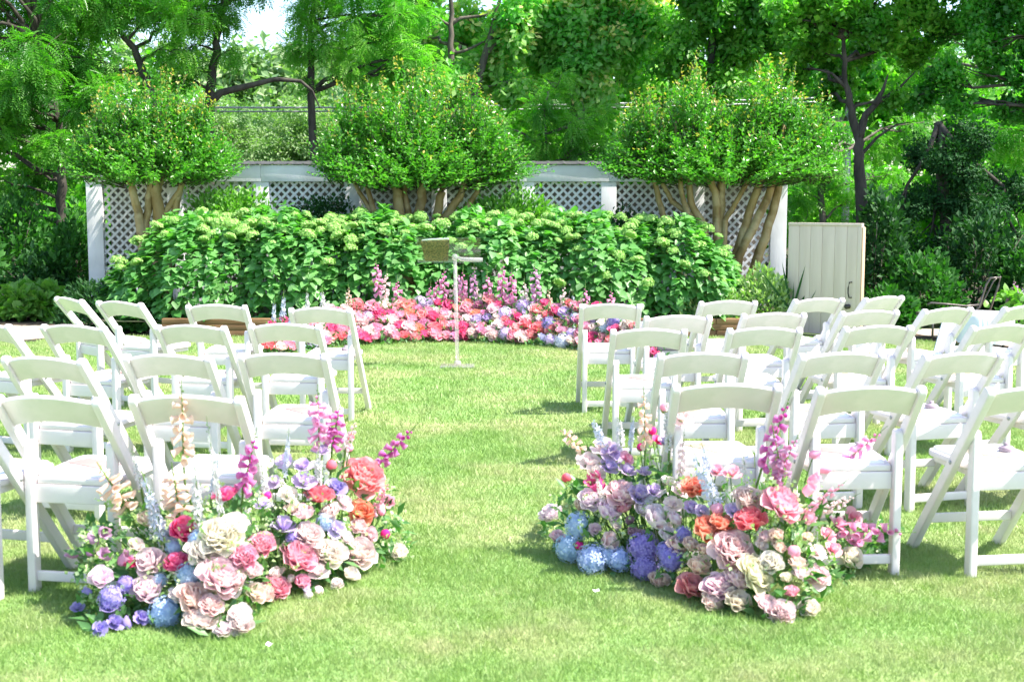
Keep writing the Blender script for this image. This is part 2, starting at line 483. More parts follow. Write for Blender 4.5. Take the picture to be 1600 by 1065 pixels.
def tree(name, label, base, lobes, spray, mat, size, dens, bark, r0, trunk_pts=None, limbs=(), tintf=0, seed=1, cat="tree", group=None, droop=.5, flat=.8, auto_limbs=True, twigs=True):
    """base (x,y); lobes world (x,y,z,r); trunk goes up through trunk_pts; a limb runs to every lobe"""
    bx, by = base
    t = thing(name, (bx, by, 0), label, cat, group)
    loc = lambda p: Vector((p[0] - bx, p[1] - by, p[2]))
    lb = [(x - bx, y - by, z, rr) for x, y, z, rr in lobes]
    obj("crown", lobes_mesh(name + "_crown", lb, spray, M[mat], size, dens, tintf, seed, droop, flat), t)
    top = max(l[2] for l in lobes)
    if trunk_pts is None:
        trunk_pts = [(bx, by, -.1), (bx + .05, by, 1.2), (bx - .08, by + .1, 2.6), (bx + .05, by, top * .6), (bx, by, top * .9)]
    tp = [loc(p) for p in trunk_pts]
    mb = MB()
    n = len(tp)
    dense = []
    for i in range(n - 1):
        for k in range(4):
            dense.append(tp[i].lerp(tp[i+1], k / 4))
    dense.append(tp[-1])
    rr_ = random.Random(seed)
    for i in range(1, len(dense) - 1):
        dense[i] = dense[i] + Vector((rr_.uniform(-1, 1), rr_.uniform(-1, 1), 0)) * r0 * .18
    rad = [r0 * (1.25 if i == 0 else 1) * (1 - .72 * i / (len(dense) - 1)) for i in range(len(dense))]
    mb.tube(dense, rad, 10)
    obj("trunk", mb.mesh(name + "_trunk", M[bark], smooth=True), t)
    rd = random.Random(seed + 5)
    mb = MB()
    if auto_limbs:
        for (x, y, z, rr) in lb:
            c = Vector((x, y, z))
            cand = [p for p in dense if p.z < z - .15 * (c - p).length and p.z > .8] or [dense[len(dense)//2]]
            p0 = min(cand, key=lambda p: (p - c).length)
            L = (c - p0).length
            w = wiggle(p0, c, 5, .07, rd.random(), .05)
            r1 = min(r0 * .5, .02 + .012 * L)
            mb.tube(w, [r1 * (1 - .75 * i / 5) for i in range(6)], 6)
            if twigs:
                for q in range(5):
                    e = c + Vector((rd.uniform(-1, 1), rd.uniform(-1, 1), rd.uniform(-.6, .9))) * rr * .85
                    mb.tube(wiggle(w[3 + q % 3], e, 3, .08, rd.random()), [r1 * .35, r1 * .28, r1 * .2, r1 * .1], 4)
    if mb.v:
        props(obj("branches", mb.mesh(name + "_branches", M[bark], smooth=True), t), kind="stuff")
    for pts, rr in limbs:
        mb2 = MB()
        q = [loc(p) for p in pts]
        d2 = []
        for i in range(len(q) - 1):
            for k in range(3): d2.append(q[i].lerp(q[i+1], k / 3))
        d2.append(q[-1])
        mb2.tube(d2, [rr * (1 - .88 * i / (len(d2) - 1)) for i in range(len(d2))], 8)
        obj("limb", mb2.mesh(name + "_limb", M['moss_bark'] if bark == 'bark_moss' else M[bark], smooth=True), t)
    return t

# ================================================================== SETTING
def sheet(name, pts, z, mat, kind="structure"):
    me = bpy.data.meshes.new(name)
    me.from_pydata([(x, y, z) for x, y in pts], [], [tuple(range(len(pts)))])
    me.materials.append(M[mat])
    return props(obj(name, me), kind=kind)
sheet("ground", [(-400, -100), (400, -100), (400, 700), (-400, 700)], 0, 'soil')
LAWN = [(-14, -4), (12, -4), (12, 11.0), (5.6, 11.6), (4.7, 13.6), (4.0, 14.25), (-5.0, 14.3), (-5.2, 13.7), (-14, 13.4)]
sheet("lawn", LAWN, .004, 'lawn')
sheet("garden_path", [(-16, 13.6), (-5.4, 13.9), (-5.0, 14.4), (-5.1, 15.6), (-16, 16.0)], .004, 'path')
sheet("patio", [(12, 11.2), (5.75, 11.8), (4.85, 13.7), (4.5, 15.2), (12, 15.2)], .004, 'path')

# grass blades
def grass(regions):
    V, T = [], []
    poly = np.array(LAWN)
    def inside(x, y):
        c = np.zeros(len(x), bool); n = len(poly); j = n - 1
        for i in range(n):
            xi, yi = poly[i]; xj, yj = poly[j]
            k = ((yi > y) != (yj > y)) & (x < (xj - xi) * (y - yi) / (yj - yi + 1e-12) + xi)
            c ^= k; j = i
        return c
    for (y0, y1, dens, h, w) in regions:
        hw = lambda y: .42 * y + 1.5
        area = (hw(y0) + hw(y1)) * (y1 - y0)
        n = int(area * dens * 1.15)
        y = rng.uniform(y0, y1, n); x = rng.uniform(-1, 1, n) * hw(y1)
        k = (np.abs(x) < hw(y)) & inside(x, y)
        x, y = x[k], y[k]; n = len(x)
        a = rng.uniform(0, 2*np.pi, n)
        # tuft-like variation of height
        hh = h * rng.uniform(.5, 1.3, n) * (1 + .25*np.sin(x*7.1+np.sin(y*5.3)*2)*np.sin(y*6.7+1))
        lean = rng.normal(0, .5, (n, 2)) * hh[:, None]
        ww = w * rng.uniform(.6, 1.2, n) / 2
        dx, dy = np.cos(a) * ww, np.sin(a) * ww
        z0 = np.full(n, .002)
        v = np.stack([np.stack([x-dx, y-dy, z0], -1), np.stack([x+dx, y+dy, z0], -1), np.stack([x+lean[:,0], y+lean[:,1], z0+hh], -1)], 1)
        V.append(v.reshape(-1, 3))
    V = np.concatenate(V)
    Fa = np.arange(len(V)).reshape(-1, 3)
    return fast_mesh("grass", V, [Fa], M['grass'], smooth=False)
g = obj("grass", grass([(3.2, 5.5, 23000, .024, .0040), (5.5, 8.5, 10500, .026, .0060), (8.5, 14.4, 3700, .030, .0095)]))
props(g, "short sunlit lawn grass with drier yellowish patches", kind="stuff")
# fallen petals on the aisle
mb = MB()
for px, py in [(932, 926), (420, 1010)]:
    p = atz(px, py, .02); a = random.uniform(0, 6)
    pts = [(p.x + .016*math.cos(a+k*1.05)*(1 if k % 2 else .7), p.y + .016*math.sin(a+k*1.05), .028 + .006*(k % 2)) for k in range(6)]
    mb.add(pts, [(0,1,2,3),(0,3,4,5)])
o = obj("fallen_petals", mb.mesh("fallen_petals", M['vinyl'])); props(o, "a few pale petals fallen on the grass aisle", kind="stuff")

# ------------------------------------------------------------------ lattice fence
FY = 16.9
fs = mpp(FY) * CT + 0
def fX(px): return at(px, 300, FY).x
def fZ(py): return at(800, py, FY).z
fence = thing("lattice_fence", (fX(690), FY, 0), "long white painted lattice fence with solid top board behind the hydrangeas", "fence")
fx0 = fX(690)
ztop, zrail = fZ(258), fZ(284)
posts_px = [148, 274, 409, 551, 686, 823, 951, 1088, 1217]
px_l = [fX(p) - fx0 for p in posts_px]
for i, x in enumerate(px_l):
    w = .105 if i in (0, 8) else .10
    mb = MB(); mb.box(x - w, x + w, -.035, .07, -.02, zrail - .002)
    obj("post", mb.mesh("fence_post", M['fence'], bevel=.004), fence)
for i in range(len(px_l) - 1):
    mb = MB()
    a, b_ = px_l[i], px_l[i+1]
    if i == 0: a -= .12
    if i == 7: b_ += .12
    mb.box(a + .0015, b_ - .0015, -.045, .05, zrail, ztop)
    obj("top_board", mb.mesh("fence_top_board", M['fence'], bevel=.004), fence)
    mb = MB(); mb.box(px_l[i] + .102, px_l[i+1] - .102, -.01, .05, .05, .17)
    obj("bottom_rail", mb.mesh("fence_bottom_rail", M['fence'], bevel=.004), fence)
    mb = MB(); mb.box(px_l[i] + .102, px_l[i+1] - .102, .30, .33, -.02, zrail - .03)
    obj("backing_board", mb.mesh("fence_backing_board", M['backing']), fence)
# dark corrugated cap
mb = MB()
nn_ = 420
xs = np.linspace(px_l[0] - .14, px_l[-1] + .14, nn_)
vs_ = []; fs_ = []
for i, x in enumerate(xs):
    zz = ztop + .012 + .008 * max(0, math.cos(x * 2 * math.pi / .2)) ** 6
    vs_ += [(x, -.07, zz), (x, .38, zz + .05), (x, .38, zz + .042), (x, -.07, zz - .008)]
for i in range(nn_ - 1):
    k = i * 4
    for q in range(4):
        fs_.append((k + q, k + (q+1) % 4, k + 4 + (q+1) % 4, k + 4 + q))
mb.add(vs_, fs_)
obj("corrugated_cap", mb.mesh("fence_cap", M['roofing'], smooth=False), fence)
# lattice slats
sp = .114
buried = MB()
slat_cache = {}
nsl = 0
for i in range(8):
    a, b_ = px_l[i] + .1, px_l[i+1] - .1
    z0, z1 = .17, zrail
    panel = obj("lattice_panel", None, fence)
    for sgn, yy in ((1, .012), (-1, .022)):
        W, H = b_ - a, z1 - z0
        k = -H
        c = -math.ceil(H / sp) * sp + .03
        while c < W:
            # line x = a + c + t, z = z0 + t (sgn 1) or mirrored
            t0 = max(0, -c); t1 = min(H, W - c)
            if t1 - t0 > .03:
                zc0, zc1 = z0 + t0, z0 + t1
                xa, xb = c + t0, c + t1
                if sgn < 0: xa, xb = W - xa, W - xb
                visible_low = i in (0, 7)
                hid = (zc1 < 1.15) and not visible_low or (zc1 < .5)
                dx, dz = (xb - xa), (zc1 - zc0)
                L = math.hypot(dx, dz); nx, nz = -dz / L * .0155, dx / L * .0155
                th = .004
                vs_ = []
                for yv in (yy - th, yy + th):
                    vs_ += [(a+xa+nx, yv, zc0+nz), (a+xa-nx, yv, zc0-nz), (a+xb-nx, yv, zc1-nz), (a+xb+nx, yv, zc1+nz)]
                fc = [(0,1,2,3),(7,6,5,4),(0,4,5,1),(1,5,6,2),(2,6,7,3),(3,7,4,0)]
                if hid: buried.add(vs_, fc)
                else:
                    m1 = MB(); m1.add(vs_, fc)
                    obj("slat", m1.mesh("slat", M['fence']), panel); nsl += 1
            c += sp
props(obj("low_slats", buried.mesh("low_slats", M['fence']), fence), kind="stuff")
print("slats", nsl)
# ornamental bracket at left end (small white thing beside the post)
b0 = at(128, 292, FY - .1)

# ------------------------------------------------------------------ open gate
gl, gr_ = at(1229, 525, 14.75), at(1343, 525, 14.15)
gL = (Vector((gr_.x, gr_.y, 0)) - Vector((gl.x, gl.y, 0)))
glen = gL.length
gate = thing("garden_gate", (gl.x, gl.y, 0), "beige vertical board garden gate standing open beside the white lattice fence", "gate", rz=math.atan2(gL.y, gL.x))
gh = 1.26
edges = np.array([0, .165, .33, .50, .68, .85, 1.0]) * (glen - .05)
for i in range(6):
    mb = MB(); mb.box(edges[i] + .0012, edges[i+1] - .0012, -.012 + .0012*(i % 2), .012, .02, gh - .02)
    obj("board", mb.mesh("gate_board", M['gate'], bevel=.004), gate)
mb = MB(); mb.box(0, glen - .05, .013, .05, .9, 1.0); mb.box(0, glen-.05, .013, .05, .15, .25)
obj("back_rails", mb.mesh("gate_back_rails", M['gate']), gate)
mb = MB(); mb.box(-.0, glen, -.02, .03, gh - .019, gh + .012); obj("top_cap", mb.mesh("gate_cap", M['gate'], bevel=.004), gate)
mb = MB(); mb.box(glen - .049, glen - .002, -.016, .045, .02, gh - .02); obj("edge_stile", mb.mesh("gate_stile", M['gate'], bevel=.003), gate)
mb = MB(); mb.box(glen - .001, glen + .012, -.012, .05, .02, gh - .03); obj("raw_edge", mb.mesh("gate_raw_edge", M['edge_wood']), gate)
mb = MB()
hx = glen - .105
mb.tube([(hx, -.014, .62), (hx - .01, -.05, .62), (hx - .02, -.055, .56), (hx - .02, -.055, .50), (hx - .01, -.05, .45), (hx, -.014, .45)], .008, 8)
obj("pull_handle", mb.mesh("gate_handle", M['metal_dark'], smooth=True), gate)
mb = MB()
Mk = Matrix.Translation((hx - .03, -.012, .35)) @ Matrix.Rotation(R(90), 4, 'X')
mb.lathe([(.001, .07), (.022, .066), (.03, .05), (.024, .036), (.01, .03), (.01, .012), (.026, .01), (.026, 0), (.001, 0)], 14, M=Mk)
obj("knob", mb.mesh("gate_knob", M['metal_dark'], smooth=True), gate)

# ------------------------------------------------------------------ raised bed timbers
bed = thing("raised_bed", (-1.2, 14.4, 0), "low timber edging of the raised bed along the foot of the hydrangeas", "raised bed")
bx0, bx1 = -3.95, 2.9
for row in range(3):
    x = bx0 + (0 if row % 2 == 0 else -.55)
    while x < bx1:
        x2 = min(x + 1.25, bx1); xs_ = max(x, bx0)
        if x2 - xs_ > .1:
            mb = MB(); mb.box(xs_ + .003 + 1.2, x2 - .003 + 1.2, -.045 + .004*random.random(), .045, row*.068, row*.068 + .065)
            obj("timber", mb.mesh("bed_timber", M['timber'], bevel=.006), bed)
        x += 1.25
sheet("bed_soil", [(-4.75, 14.44), (3.2, 14.44), (3.4, 16.8), (-4.75, 16.8)], .16, 'soil')

# ------------------------------------------------------------------ hydrangea hedge
def hedge_h(px):
    return np.interp(px, [168, 185, 215, 260, 320, 420, 520, 640, 760, 880, 980, 1060, 1100, 1130, 1152, 1165],
                     [470, 425, 385, 356, 341, 337, 343, 346, 345, 341, 346, 352, 362, 385, 430, 475])
HYc = 15.45
def hedge_point(px, t, depth=0.0):
    """t in 0..1: front foot -> top -> back.  depth pulls inwards."""
    py = hedge_h(px)
    X = (px - 800) * mpp(HYc) * 1.0
    H = at(800, float(0), HYc).z
    zt = CAM_H + (315 - py) * mpp(HYc)
    ang = t * math.pi * .62
    endf = np.clip(np.minimum((px - 165) / 90, (1168 - px) / 70), .08, 1) ** .5
    b_ = (.95 - depth) * endf
    y = HYc - b_ * np.cos(ang) ** 1 * 1.0
    z = (zt - depth) * np.sin(np.clip(ang, 0, math.pi)) ** .75
    nrm = np.array([0, -math.cos(ang), math.sin(ang)])
    return X, y, z, nrm
hedge = thing("hydrangea_hedge", (-1.2, 15.4, 0), "long mound of hydrangea bushes with heart shaped leaves and lime green flower heads", "hydrangea hedge")
hx0, hy0 = -1.2, 15.4
nl = 16000
P, A, NN = [], [], []
rv = random.Random(3)
for i in range(nl):
    px = rv.uniform(168, 1164); t = rv.random() ** .9 * .98 + .01
    X, y, z, n = hedge_point(px, t, abs(rv.gauss(0, .12)))
    lump = .10 * math.sin(px * .041 + 3 * t) + .07 * math.sin(px * .093 - 5 * t) + .04 * math.sin(px * .21 + 9 * t)
    p = np.array([X, y, z]) + n * lump
    side = -1 if px < 300 else (1 if px > 1050 else 0)
    out_ = n + np.array([side * .6, 0, 0])
    a = out_ * .9 + np.array([rv.gauss(0, .7), rv.gauss(0, .3), -.85 + rv.gauss(0, .3)])
    nn = out_ * .55 + np.array([rv.gauss(0, .35), rv.gauss(0, .3), 1.0])
    P.append(p - np.array([hx0, hy0, 0])); A.append(a); NN.append(nn)
P, A, NN = np.array(P), np.array(A), np.array(NN)
P[:, 2] = np.maximum(P[:, 2], .12)
sc = rng.uniform(.062, .13, nl)
Rm = frames(A, NN)
order = np.argsort(P[:, 1] - sc * 2.2 - (np.abs(P[:, 2] - .8) < .45) * .4)
single = order[:290]; rest = order[290:]
V, Fs = scatter(HEART[0], HEART[1], P[rest], Rm[rest], sc[rest])
props(obj("leaves", fast_mesh("hydrangea_leaves", V, Fs, M['hyd_leaf'], smooth=True), hedge), kind="stuff")
heart_me = fast_mesh("hydrangea_leaf", HEART[0], HEART[1], M['hyd_leaf'], smooth=True)
def mat3(Rr, s, p):
    m_ = Matrix([[Rr[0][0]*s, Rr[0][1]*s, Rr[0][2]*s, p[0]], [Rr[1][0]*s, Rr[1][1]*s, Rr[1][2]*s, p[1]], [Rr[2][0]*s, Rr[2][1]*s, Rr[2][2]*s, p[2]], [0,0,0,1]])
    return m_
heart_vars = []
for k in range(6):
    mm_, ntm, o_ = None, None, None
    mcopy = heart_me.copy()
    # small per-variant colour shift through a private copy of the leaf material
    mt = M['hyd_leaf'].copy(); f_ = .75 + .12 * k
    for nd in mt.node_tree.nodes:
        if nd.bl_idname == 'ShaderNodeMix' and nd.blend_type == 'MIX':
            nd.inputs[6].default_value = (.10*f_, .26*f_, .065*f_, 1); nd.inputs[7].default_value = (.17*f_, .36*f_, .11*f_, 1)
    mcopy.materials.clear(); mcopy.materials.append(mt)
    heart_vars.append(mcopy)
for i in single:
    o = obj("leaf", heart_vars[i % 6], hedge)
    o.matrix_local = mat3(Rm[i], float(sc[i]), P[i])
# stems
mb = MB()
for i in range(170):
    px = rv.uniform(190, 1145); X, y, z, n = hedge_point(px, rv.uniform(.1, .6), .12)
    mb.tube(wiggle((X - hx0 + rv.gauss(0, .1), y - hy0 + .35, .02), (X - hx0, y - hy0, z), 3, .05, i), [.007, .006, .005, .004], 5)
props(obj("stems", mb.mesh("hydrangea_stems", M['stem'], smooth=True), hedge), kind="stuff")
# bloom: domed head of many tiny florets
def bloom_mesh(seed, flat):
    r_ = np.random.default_rng(seed)
    n = 150
    d = norm(r_.normal(0, 1, (n * 2, 3))); d = d[d[:, 2] > -.25][:n]; n = len(d)
    p = d * np.array([1, 1, flat]) * (.5 + r_.normal(0, .03, (n, 1))) * (1 + .08*np.sin(d[:, :1]*9)*np.sin(d[:, 1:2]*8))
    a = norm(np.cross(d, r_.normal(0, 1, (n, 3)))) + d * .35
    tv = np.array([[0,-.5,0],[.5,0,.1],[0,.5,0],[-.5,0,.1]])
    V1, F1 = scatter(tv, [np.array([[0,1,2,3]])], p, frames(a, d), r_.uniform(.12, .2, n))
    mb = MB(); mb.lathe([(.001, -.1), (.3, -.02), (.42, .1*flat), (.3, .33*flat), (.001, .42*flat)], 10)
    V2 = np.array(mb.v); F2 = np.array(mb.f) + len(V1)
    return fast_mesh("hydrangea_bloom", np.concatenate([V1, V2]), [F1[0], F2], M['hyd_bloom'], smooth=False)
blooms = [bloom_mesh(k, f_) for k, f_ in enumerate((.55, .7, .45, .85))]
top_px = []
x = 195.0
while x < 1150:
    top_px.append(x); x += rv.uniform(6.5, 13)
cnt = 0
def put_bloom(px, t, s, dz=.03):
    X, y, z, n = hedge_point(px, t, 0)
    o = obj("flower_head", blooms[rv.randrange(4)], hedge, (X - hx0, y - hy0 - .02, z + dz), (rv.gauss(0, .3) + .35*(1-t), rv.gauss(0, .25), rv.uniform(0, 6)), s)
for px in top_px:
    put_bloom(px, rv.uniform(.5, .95), rv.uniform(.09, .20), rv.uniform(.01, .09))
for i in range(75):
    put_bloom(rv.uniform(330, 1130), rv.uniform(.42, .65), rv.uniform(.09, .18), .03)
for px, py in [(355,490),(190,392),(205,372),(1055,420),(1000,447),(985,412),(958,408),(1110,440),(1143,405),(1040,392),(830,372),(725,390),(600,450),(560,395),(940,440),(690,380),(412,375),(445,395),(300,400),(240,398),(900,400),(1085,430),(780,410),(528,420),(870,450)]:
    t = np.clip((470 - py) / (470 - 335), .05, 1) * .5 + .1
    put_bloom(px, t, rv.uniform(.12, .17), .02)

# ------------------------------------------------------------------ shrubs
def shrub(name, label, c, rx, ry, h, n, leaf, mat, tmpl=LEAF, seed=1, cat="shrub", up=.3, stem='stem', z0=.05, group=None):
    r_ = np.random.default_rng(seed)
    t = thing(name, (c[0], c[1], 0), label, cat, group)
    d = norm(r_.normal(0, 1, (n, 3))); d[:, 2] = np.abs(d[:, 2])
    rad = r_.uniform(.35, 1.0, n) ** .4 * (1 + .12*np.sin(d[:, 0]*6+seed)*np.cos(d[:, 1]*5) + r_.normal(0, .05, n))
    p = d * rad[:, None] * np.array([rx, ry, h - z0]) + np.array([0, 0, z0])
    a = d * .8 + r_.normal(0, .5, (n, 3)) + np.array([0, 0, up])
    nn = d * .6 + np.array([0, -.1, .8]) + r_.normal(0, .35, (n, 3))
    V, Fs = scatter(tmpl[0], tmpl[1], p, frames(a, nn), leaf * r_.uniform(.7, 1.3, n))
    props(obj("foliage", fast_mesh(name + "_foliage", V, Fs, M[mat], smooth=False), t), kind="stuff")
    mb = MB()
    for k in range(9):
        e = Vector((r_.uniform(-.7, .7) * rx, r_.uniform(-.7, .7) * ry, h * r_.uniform(.5, .85)))
        mb.tube(wiggle((r_.uniform(-.1, .1), r_.uniform(-.1, .1), 0), e, 3, .05, k), [.014, .01, .008, .004], 5)
    props(obj("stems", mb.mesh(name + "_stems", M['bark_grey'], smooth=True), t), kind="stuff")
    return t
NARROW = (LEAF[0] * np.array([.7, 1, 1]), LEAF[1])
def sh(px, ybase_Y, wpx, top_py, **kw):
    c = at(px, 400, ybase_Y); k = mpp(ybase_Y)
    h = CAM_H + (315 - top_py) * k
    kw.setdefault('ry', wpx * k * .45)
    return shrub(c=(c.x, c.y), rx=wpx * k / 2, h=h, **kw)
sh(360, 16.3, 170, 296, name="azalea_bush", label="bright green leafy bush behind the left part of the hydrangeas", n=3200, leaf=.075, mat='azalea', seed=11, z0=.85, ry=.4)
sh(510, 16.35, 150, 306, name="boxwood_bush", label="dark green low bush between the left and middle crape myrtles", n=3000, leaf=.055, mat='darkshrub', seed=12, z0=.85, ry=.35)
sh(800, 16.3, 210, 300, name="azalea_bush", label="bright green leafy bush right of the middle crape myrtle trunks", n=3600, leaf=.075, mat='azalea', seed=13, z0=.85, ry=.4)
sh(975, 16.4, 100, 328, name="boxwood_bush", label="small dark green bush against the lattice left of the right crape myrtle", n=1500, leaf=.055, mat='darkshrub', seed=14, z0=.85, ry=.3)
sh(1195, 14.9, 112, 424, name="variegated_shrub", label="pale variegated shrub growing in front of the gate hinge", n=2400, leaf=.085, mat='hosta', tmpl=NARROW, seed=15, up=.5, ry=.4)
sh(1120, 14.75, 130, 448, name="variegated_shrub", label="low pale green shrub between the hydrangeas and the taller variegated shrub", n=2200, leaf=.075, mat='hosta', tmpl=NARROW, seed=16, up=.3, ry=.35)
sh(150, 15.3, 130, 440, name="dark_leafy_shrub", label="dark green low shrub at the left foot of the lattice fence", n=2200, leaf=.08, mat='darkshrub', tmpl=NARROW, seed=17)
sh(50, 16.5, 110, 446, name="hosta_clump", label="bright green hosta clump beyond the path at far left", n=1300, leaf=.13, mat='azalea', tmpl=HEART, seed=18, up=.1)
sh(225, 14.8, 90, 470, name="dark_leafy_shrub", label="dark leafy undershrub below the left end of the hydrangeas", n=1300, leaf=.09, mat='undergrowth', tmpl=HEART, seed=19, ry=.25)
# yucca blades by the gate
yu = thing("yucca_plant", at(1238, 470, 14.6).to_tuple()[:2] + (0,), "spiky dark green plant at the left side of the gate", "plant")
for k in range(11):
    a = R(20 + 14 * k); L = .55 + .1 * random.random()
    mb = MB(); d = Vector((math.cos(a), -.25 * random.random(), math.sin(a) + .1)).normalized()
    s_ = d.cross(Vector((0, 1, 0))).normalized() * .016
    p0 = Vector((0, 0, .25)) - Vector((0,0,.25)) * (k % 2)
    mb.add([p0 - s_, p0 + s_, p0 + d*L*.6 + s_*.8, p0 + d*L, p0 + d*L*.6 - s_*.8, p0 + d*L*.4 + Vector((0, .012, 0))], [(0,1,2,3,4)])
    obj("blade", mb.mesh("yucca_blade", M['darkshrub']), yu)

# ------------------------------------------------------------------ crape myrtles
def myrtle(label, cx, cy, wpx, top, bot, Y, trunks, seed, base_px, subs):
    r_ = np.random.default_rng(seed); rr = random.Random(seed)
    k = mpp(Y)
    bp = at(base_px, 400, Y)
    t = thing("crape_myrtle", (bp.x, Y, 0), label, "crape myrtle", "crape myrtles in front of the lattice fence")
    # crown = several upright vase-shaped domes of twigs
    P, A, NN, T, S = [], [], [], [], []
    tw = MB()
    for (sx, sw, stop, sbot, cnt) in subs:
        c = at(sx, (stop + sbot) / 2, Y); zt = at(sx, stop, Y).z; zb = at(sx, sbot, Y).z
        hw = sw * k / 2
        for i in range(int(cnt * 1.7)):
            th = r_.uniform(0, 2*math.pi); u = r_.random() ** .55
            lump = 1 + .16 * math.sin(th * 3 + sx) + .10 * math.sin(th * 7 + sx * 2)
            ex, ey = math.cos(th) * hw * u * lump, math.sin(th) * hw * u * .8
            zz = zb + (zt - zb) * (max(0, 1 - u**2.3) * r_.uniform(.3, 1.0) * (1 + .16*math.sin(th*2.3 + sx)) + .14*r_.random() - .07 + .16*u)
            tipp = np.array([c.x + ex - bp.x, ey, zz])
            kr = r_.uniform(.25, .6)
            root = np.array([c.x + ex*kr - bp.x, ey*kr, zb + (zz - zb) * r_.uniform(.2, .6) - .05])
            if r_.random() < .25: tipp = tipp + np.array([ex*.12, ey*.12, .10*r_.random()])
            d = tipp - root + np.array([0, 0, .03])
            g_ = math.sin(tipp[0]*5.1 + cx*.01) * math.sin(tipp[2]*6.3 + 1.3) + .6*math.sin(tipp[0]*11 + tipp[1]*7 + tipp[2]*9)
            if g_ < -.55 and r_.random() < .75: continue
            nl_ = int(13 + 9 * r_.random())
            L = np.linalg.norm(d)
            nl_ = max(8, int(L / .026))
            for j in range(nl_):
                f = .12 + .88 * j / nl_
                sg = 1 if j % 2 else -1
                side = norm(np.cross(d, np.array([0, 0, 1.0])) + r_.normal(0, .3, 3))
                q = root + d * f + np.array([0, 0, .05 * L * math.sin(f * 3)]) + r_.normal(0, .012, 3)
                P.append(q); A.append(side * sg * 1.0 + d / L * .7 + r_.normal(0, .25, 3))
                NN.append(np.array([0, 0, 1]) + r_.normal(0, .45, 3)); S.append(.064 * r_.uniform(.7, 1.2) * (1 - .3 * max(0, f - .7) / .3))
                hi = (zz - zb) / (zt - zb)
                T.append((r_.uniform(.25, .9) if (f > .84 and hi > .45 and r_.random() < 1.1*hi - .35) else 0))
            if i % 3 == 0:
                tw.tube([Vector(root), Vector(root + d * .5 + np.array([0,0,.02])), Vector(root + d)], [.006, .004, .002], 4)
    P, A, NN, S, T = map(np.array, (P, A, NN, S, T))
    tmp = (LEAF_SMALL[0] * np.array([.9, 1, 1]), LEAF_SMALL[1])
    V, Fs = scatter(tmp[0], tmp[1], P, frames(A, NN), S)
    props(obj("crown", fast_mesh("myrtle_crown", V, Fs, M['myrtle'], smooth=False, attr=np.repeat(T, 4)), t))
    props(obj("twigs", tw.mesh("myrtle_twigs", M['bark_dark'], smooth=True), t), kind="stuff")
    for pts, w in trunks:
        q = []
        n = len(pts)
        dy0 = rr.uniform(-.15, .15)
        for i, (px, py) in enumerate(pts):
            p = at(px, py, Y + dy0 + (1 - i / max(1, n - 1)) * 0 )
            q.append(Vector((p.x - bp.x, dy0 * (1 - i / n), p.z)))
        # continue up into the crown and down to the root
        top_d = (q[0] - q[1]).normalized()
        q = [q[0] + (top_d + Vector((0, 0, .5))) * .38] + q
        low = q[-1]
        q.append(Vector((low.x * .55, low.y * .4, .1)))
        d2 = []
        for i in range(len(q) - 1):
            for kk in range(4): d2.append(q[i].lerp(q[i+1], kk/4) + Vector((rr.uniform(-1, 1), rr.uniform(-1, 1), 0)) * w * k * .10)
        d2.append(q[-1])
        r1 = w * k / 2 * 1.2
        m_ = MB(); m_.tube(d2, [r1 * (.55 + .55 * i / (len(d2) - 1)) * (1 if i > 3 else .8) for i in range(len(d2))], 9)
        obj("trunk", m_.mesh("myrtle_trunk", M['bark_myrtle'], smooth=True), t)
    return t
myrtle("left crape myrtle with orange tipped crown at the left end of the fence", 235, 210, 280, 118, 290, 16.2,
       [([(203,275),(212,320),(219,363)],13), ([(237,268),(232,320),(226,360)],12), ([(240,262),(243,300),(250,350)],17), ([(258,262),(252,285),(246,305)],10),
        ([(297,262),(280,300),(258,335)],9), ([(284,290),(278,310),(274,338)],11)], 21, 240,
       [(238, 190, 112, 285, 420), (172, 150, 146, 288, 290), (302, 140, 152, 288, 280), (235, 285, 195, 292, 280)])
myrtle("middle crape myrtle with the widest low crown behind the lectern", 655, 210, 330, 108, 300, 16.2,
       [([(541,265),(562,300),(589,340)],7), ([(560,262),(575,295),(586,334)],8), ([(614,261),(620,300),(624,340)],15), ([(634,262),(632,300),(640,340)],10),
        ([(666,268),(660,300),(655,343)],15), ([(694,275),(690,300),(683,338)],13), ([(727,280),(718,308),(697,338)],12), ([(749,280),(745,300),(730,325)],8)], 22, 660,
       [(640, 230, 108, 293, 440), (555, 150, 134, 290, 300), (738, 160, 130, 292, 320), (655, 340, 190, 300, 340)])
myrtle("right crape myrtle with many leaning tan trunks near the gate", 1130, 210, 360, 105, 290, 16.1,
       [([(1018,261),(1026,300),(1037,345)],9), ([(1037,289),(1050,315),(1077,335),(1096,362)],9), ([(1077,258),(1079,317),(1099,352)],11), ([(1100,258),(1118,301),(1122,379)],12),
        ([(1130,255),(1125,323),(1121,385)],15), ([(1178,268),(1155,310),(1134,345)],8), ([(1196,265),(1170,332),(1149,400)],14), ([(1212,264),(1198,314),(1155,400)],13),
        ([(1221,272),(1207,332),(1180,412)],14), ([(1060,262),(1065,300),(1074,330)],8)], 23, 1135,
       [(1085, 190, 114, 285, 400), (1205, 200, 106, 285, 420), (1008, 140, 148, 284, 300), (1264, 110, 146, 288, 260), (1135, 370, 195, 292, 360)])

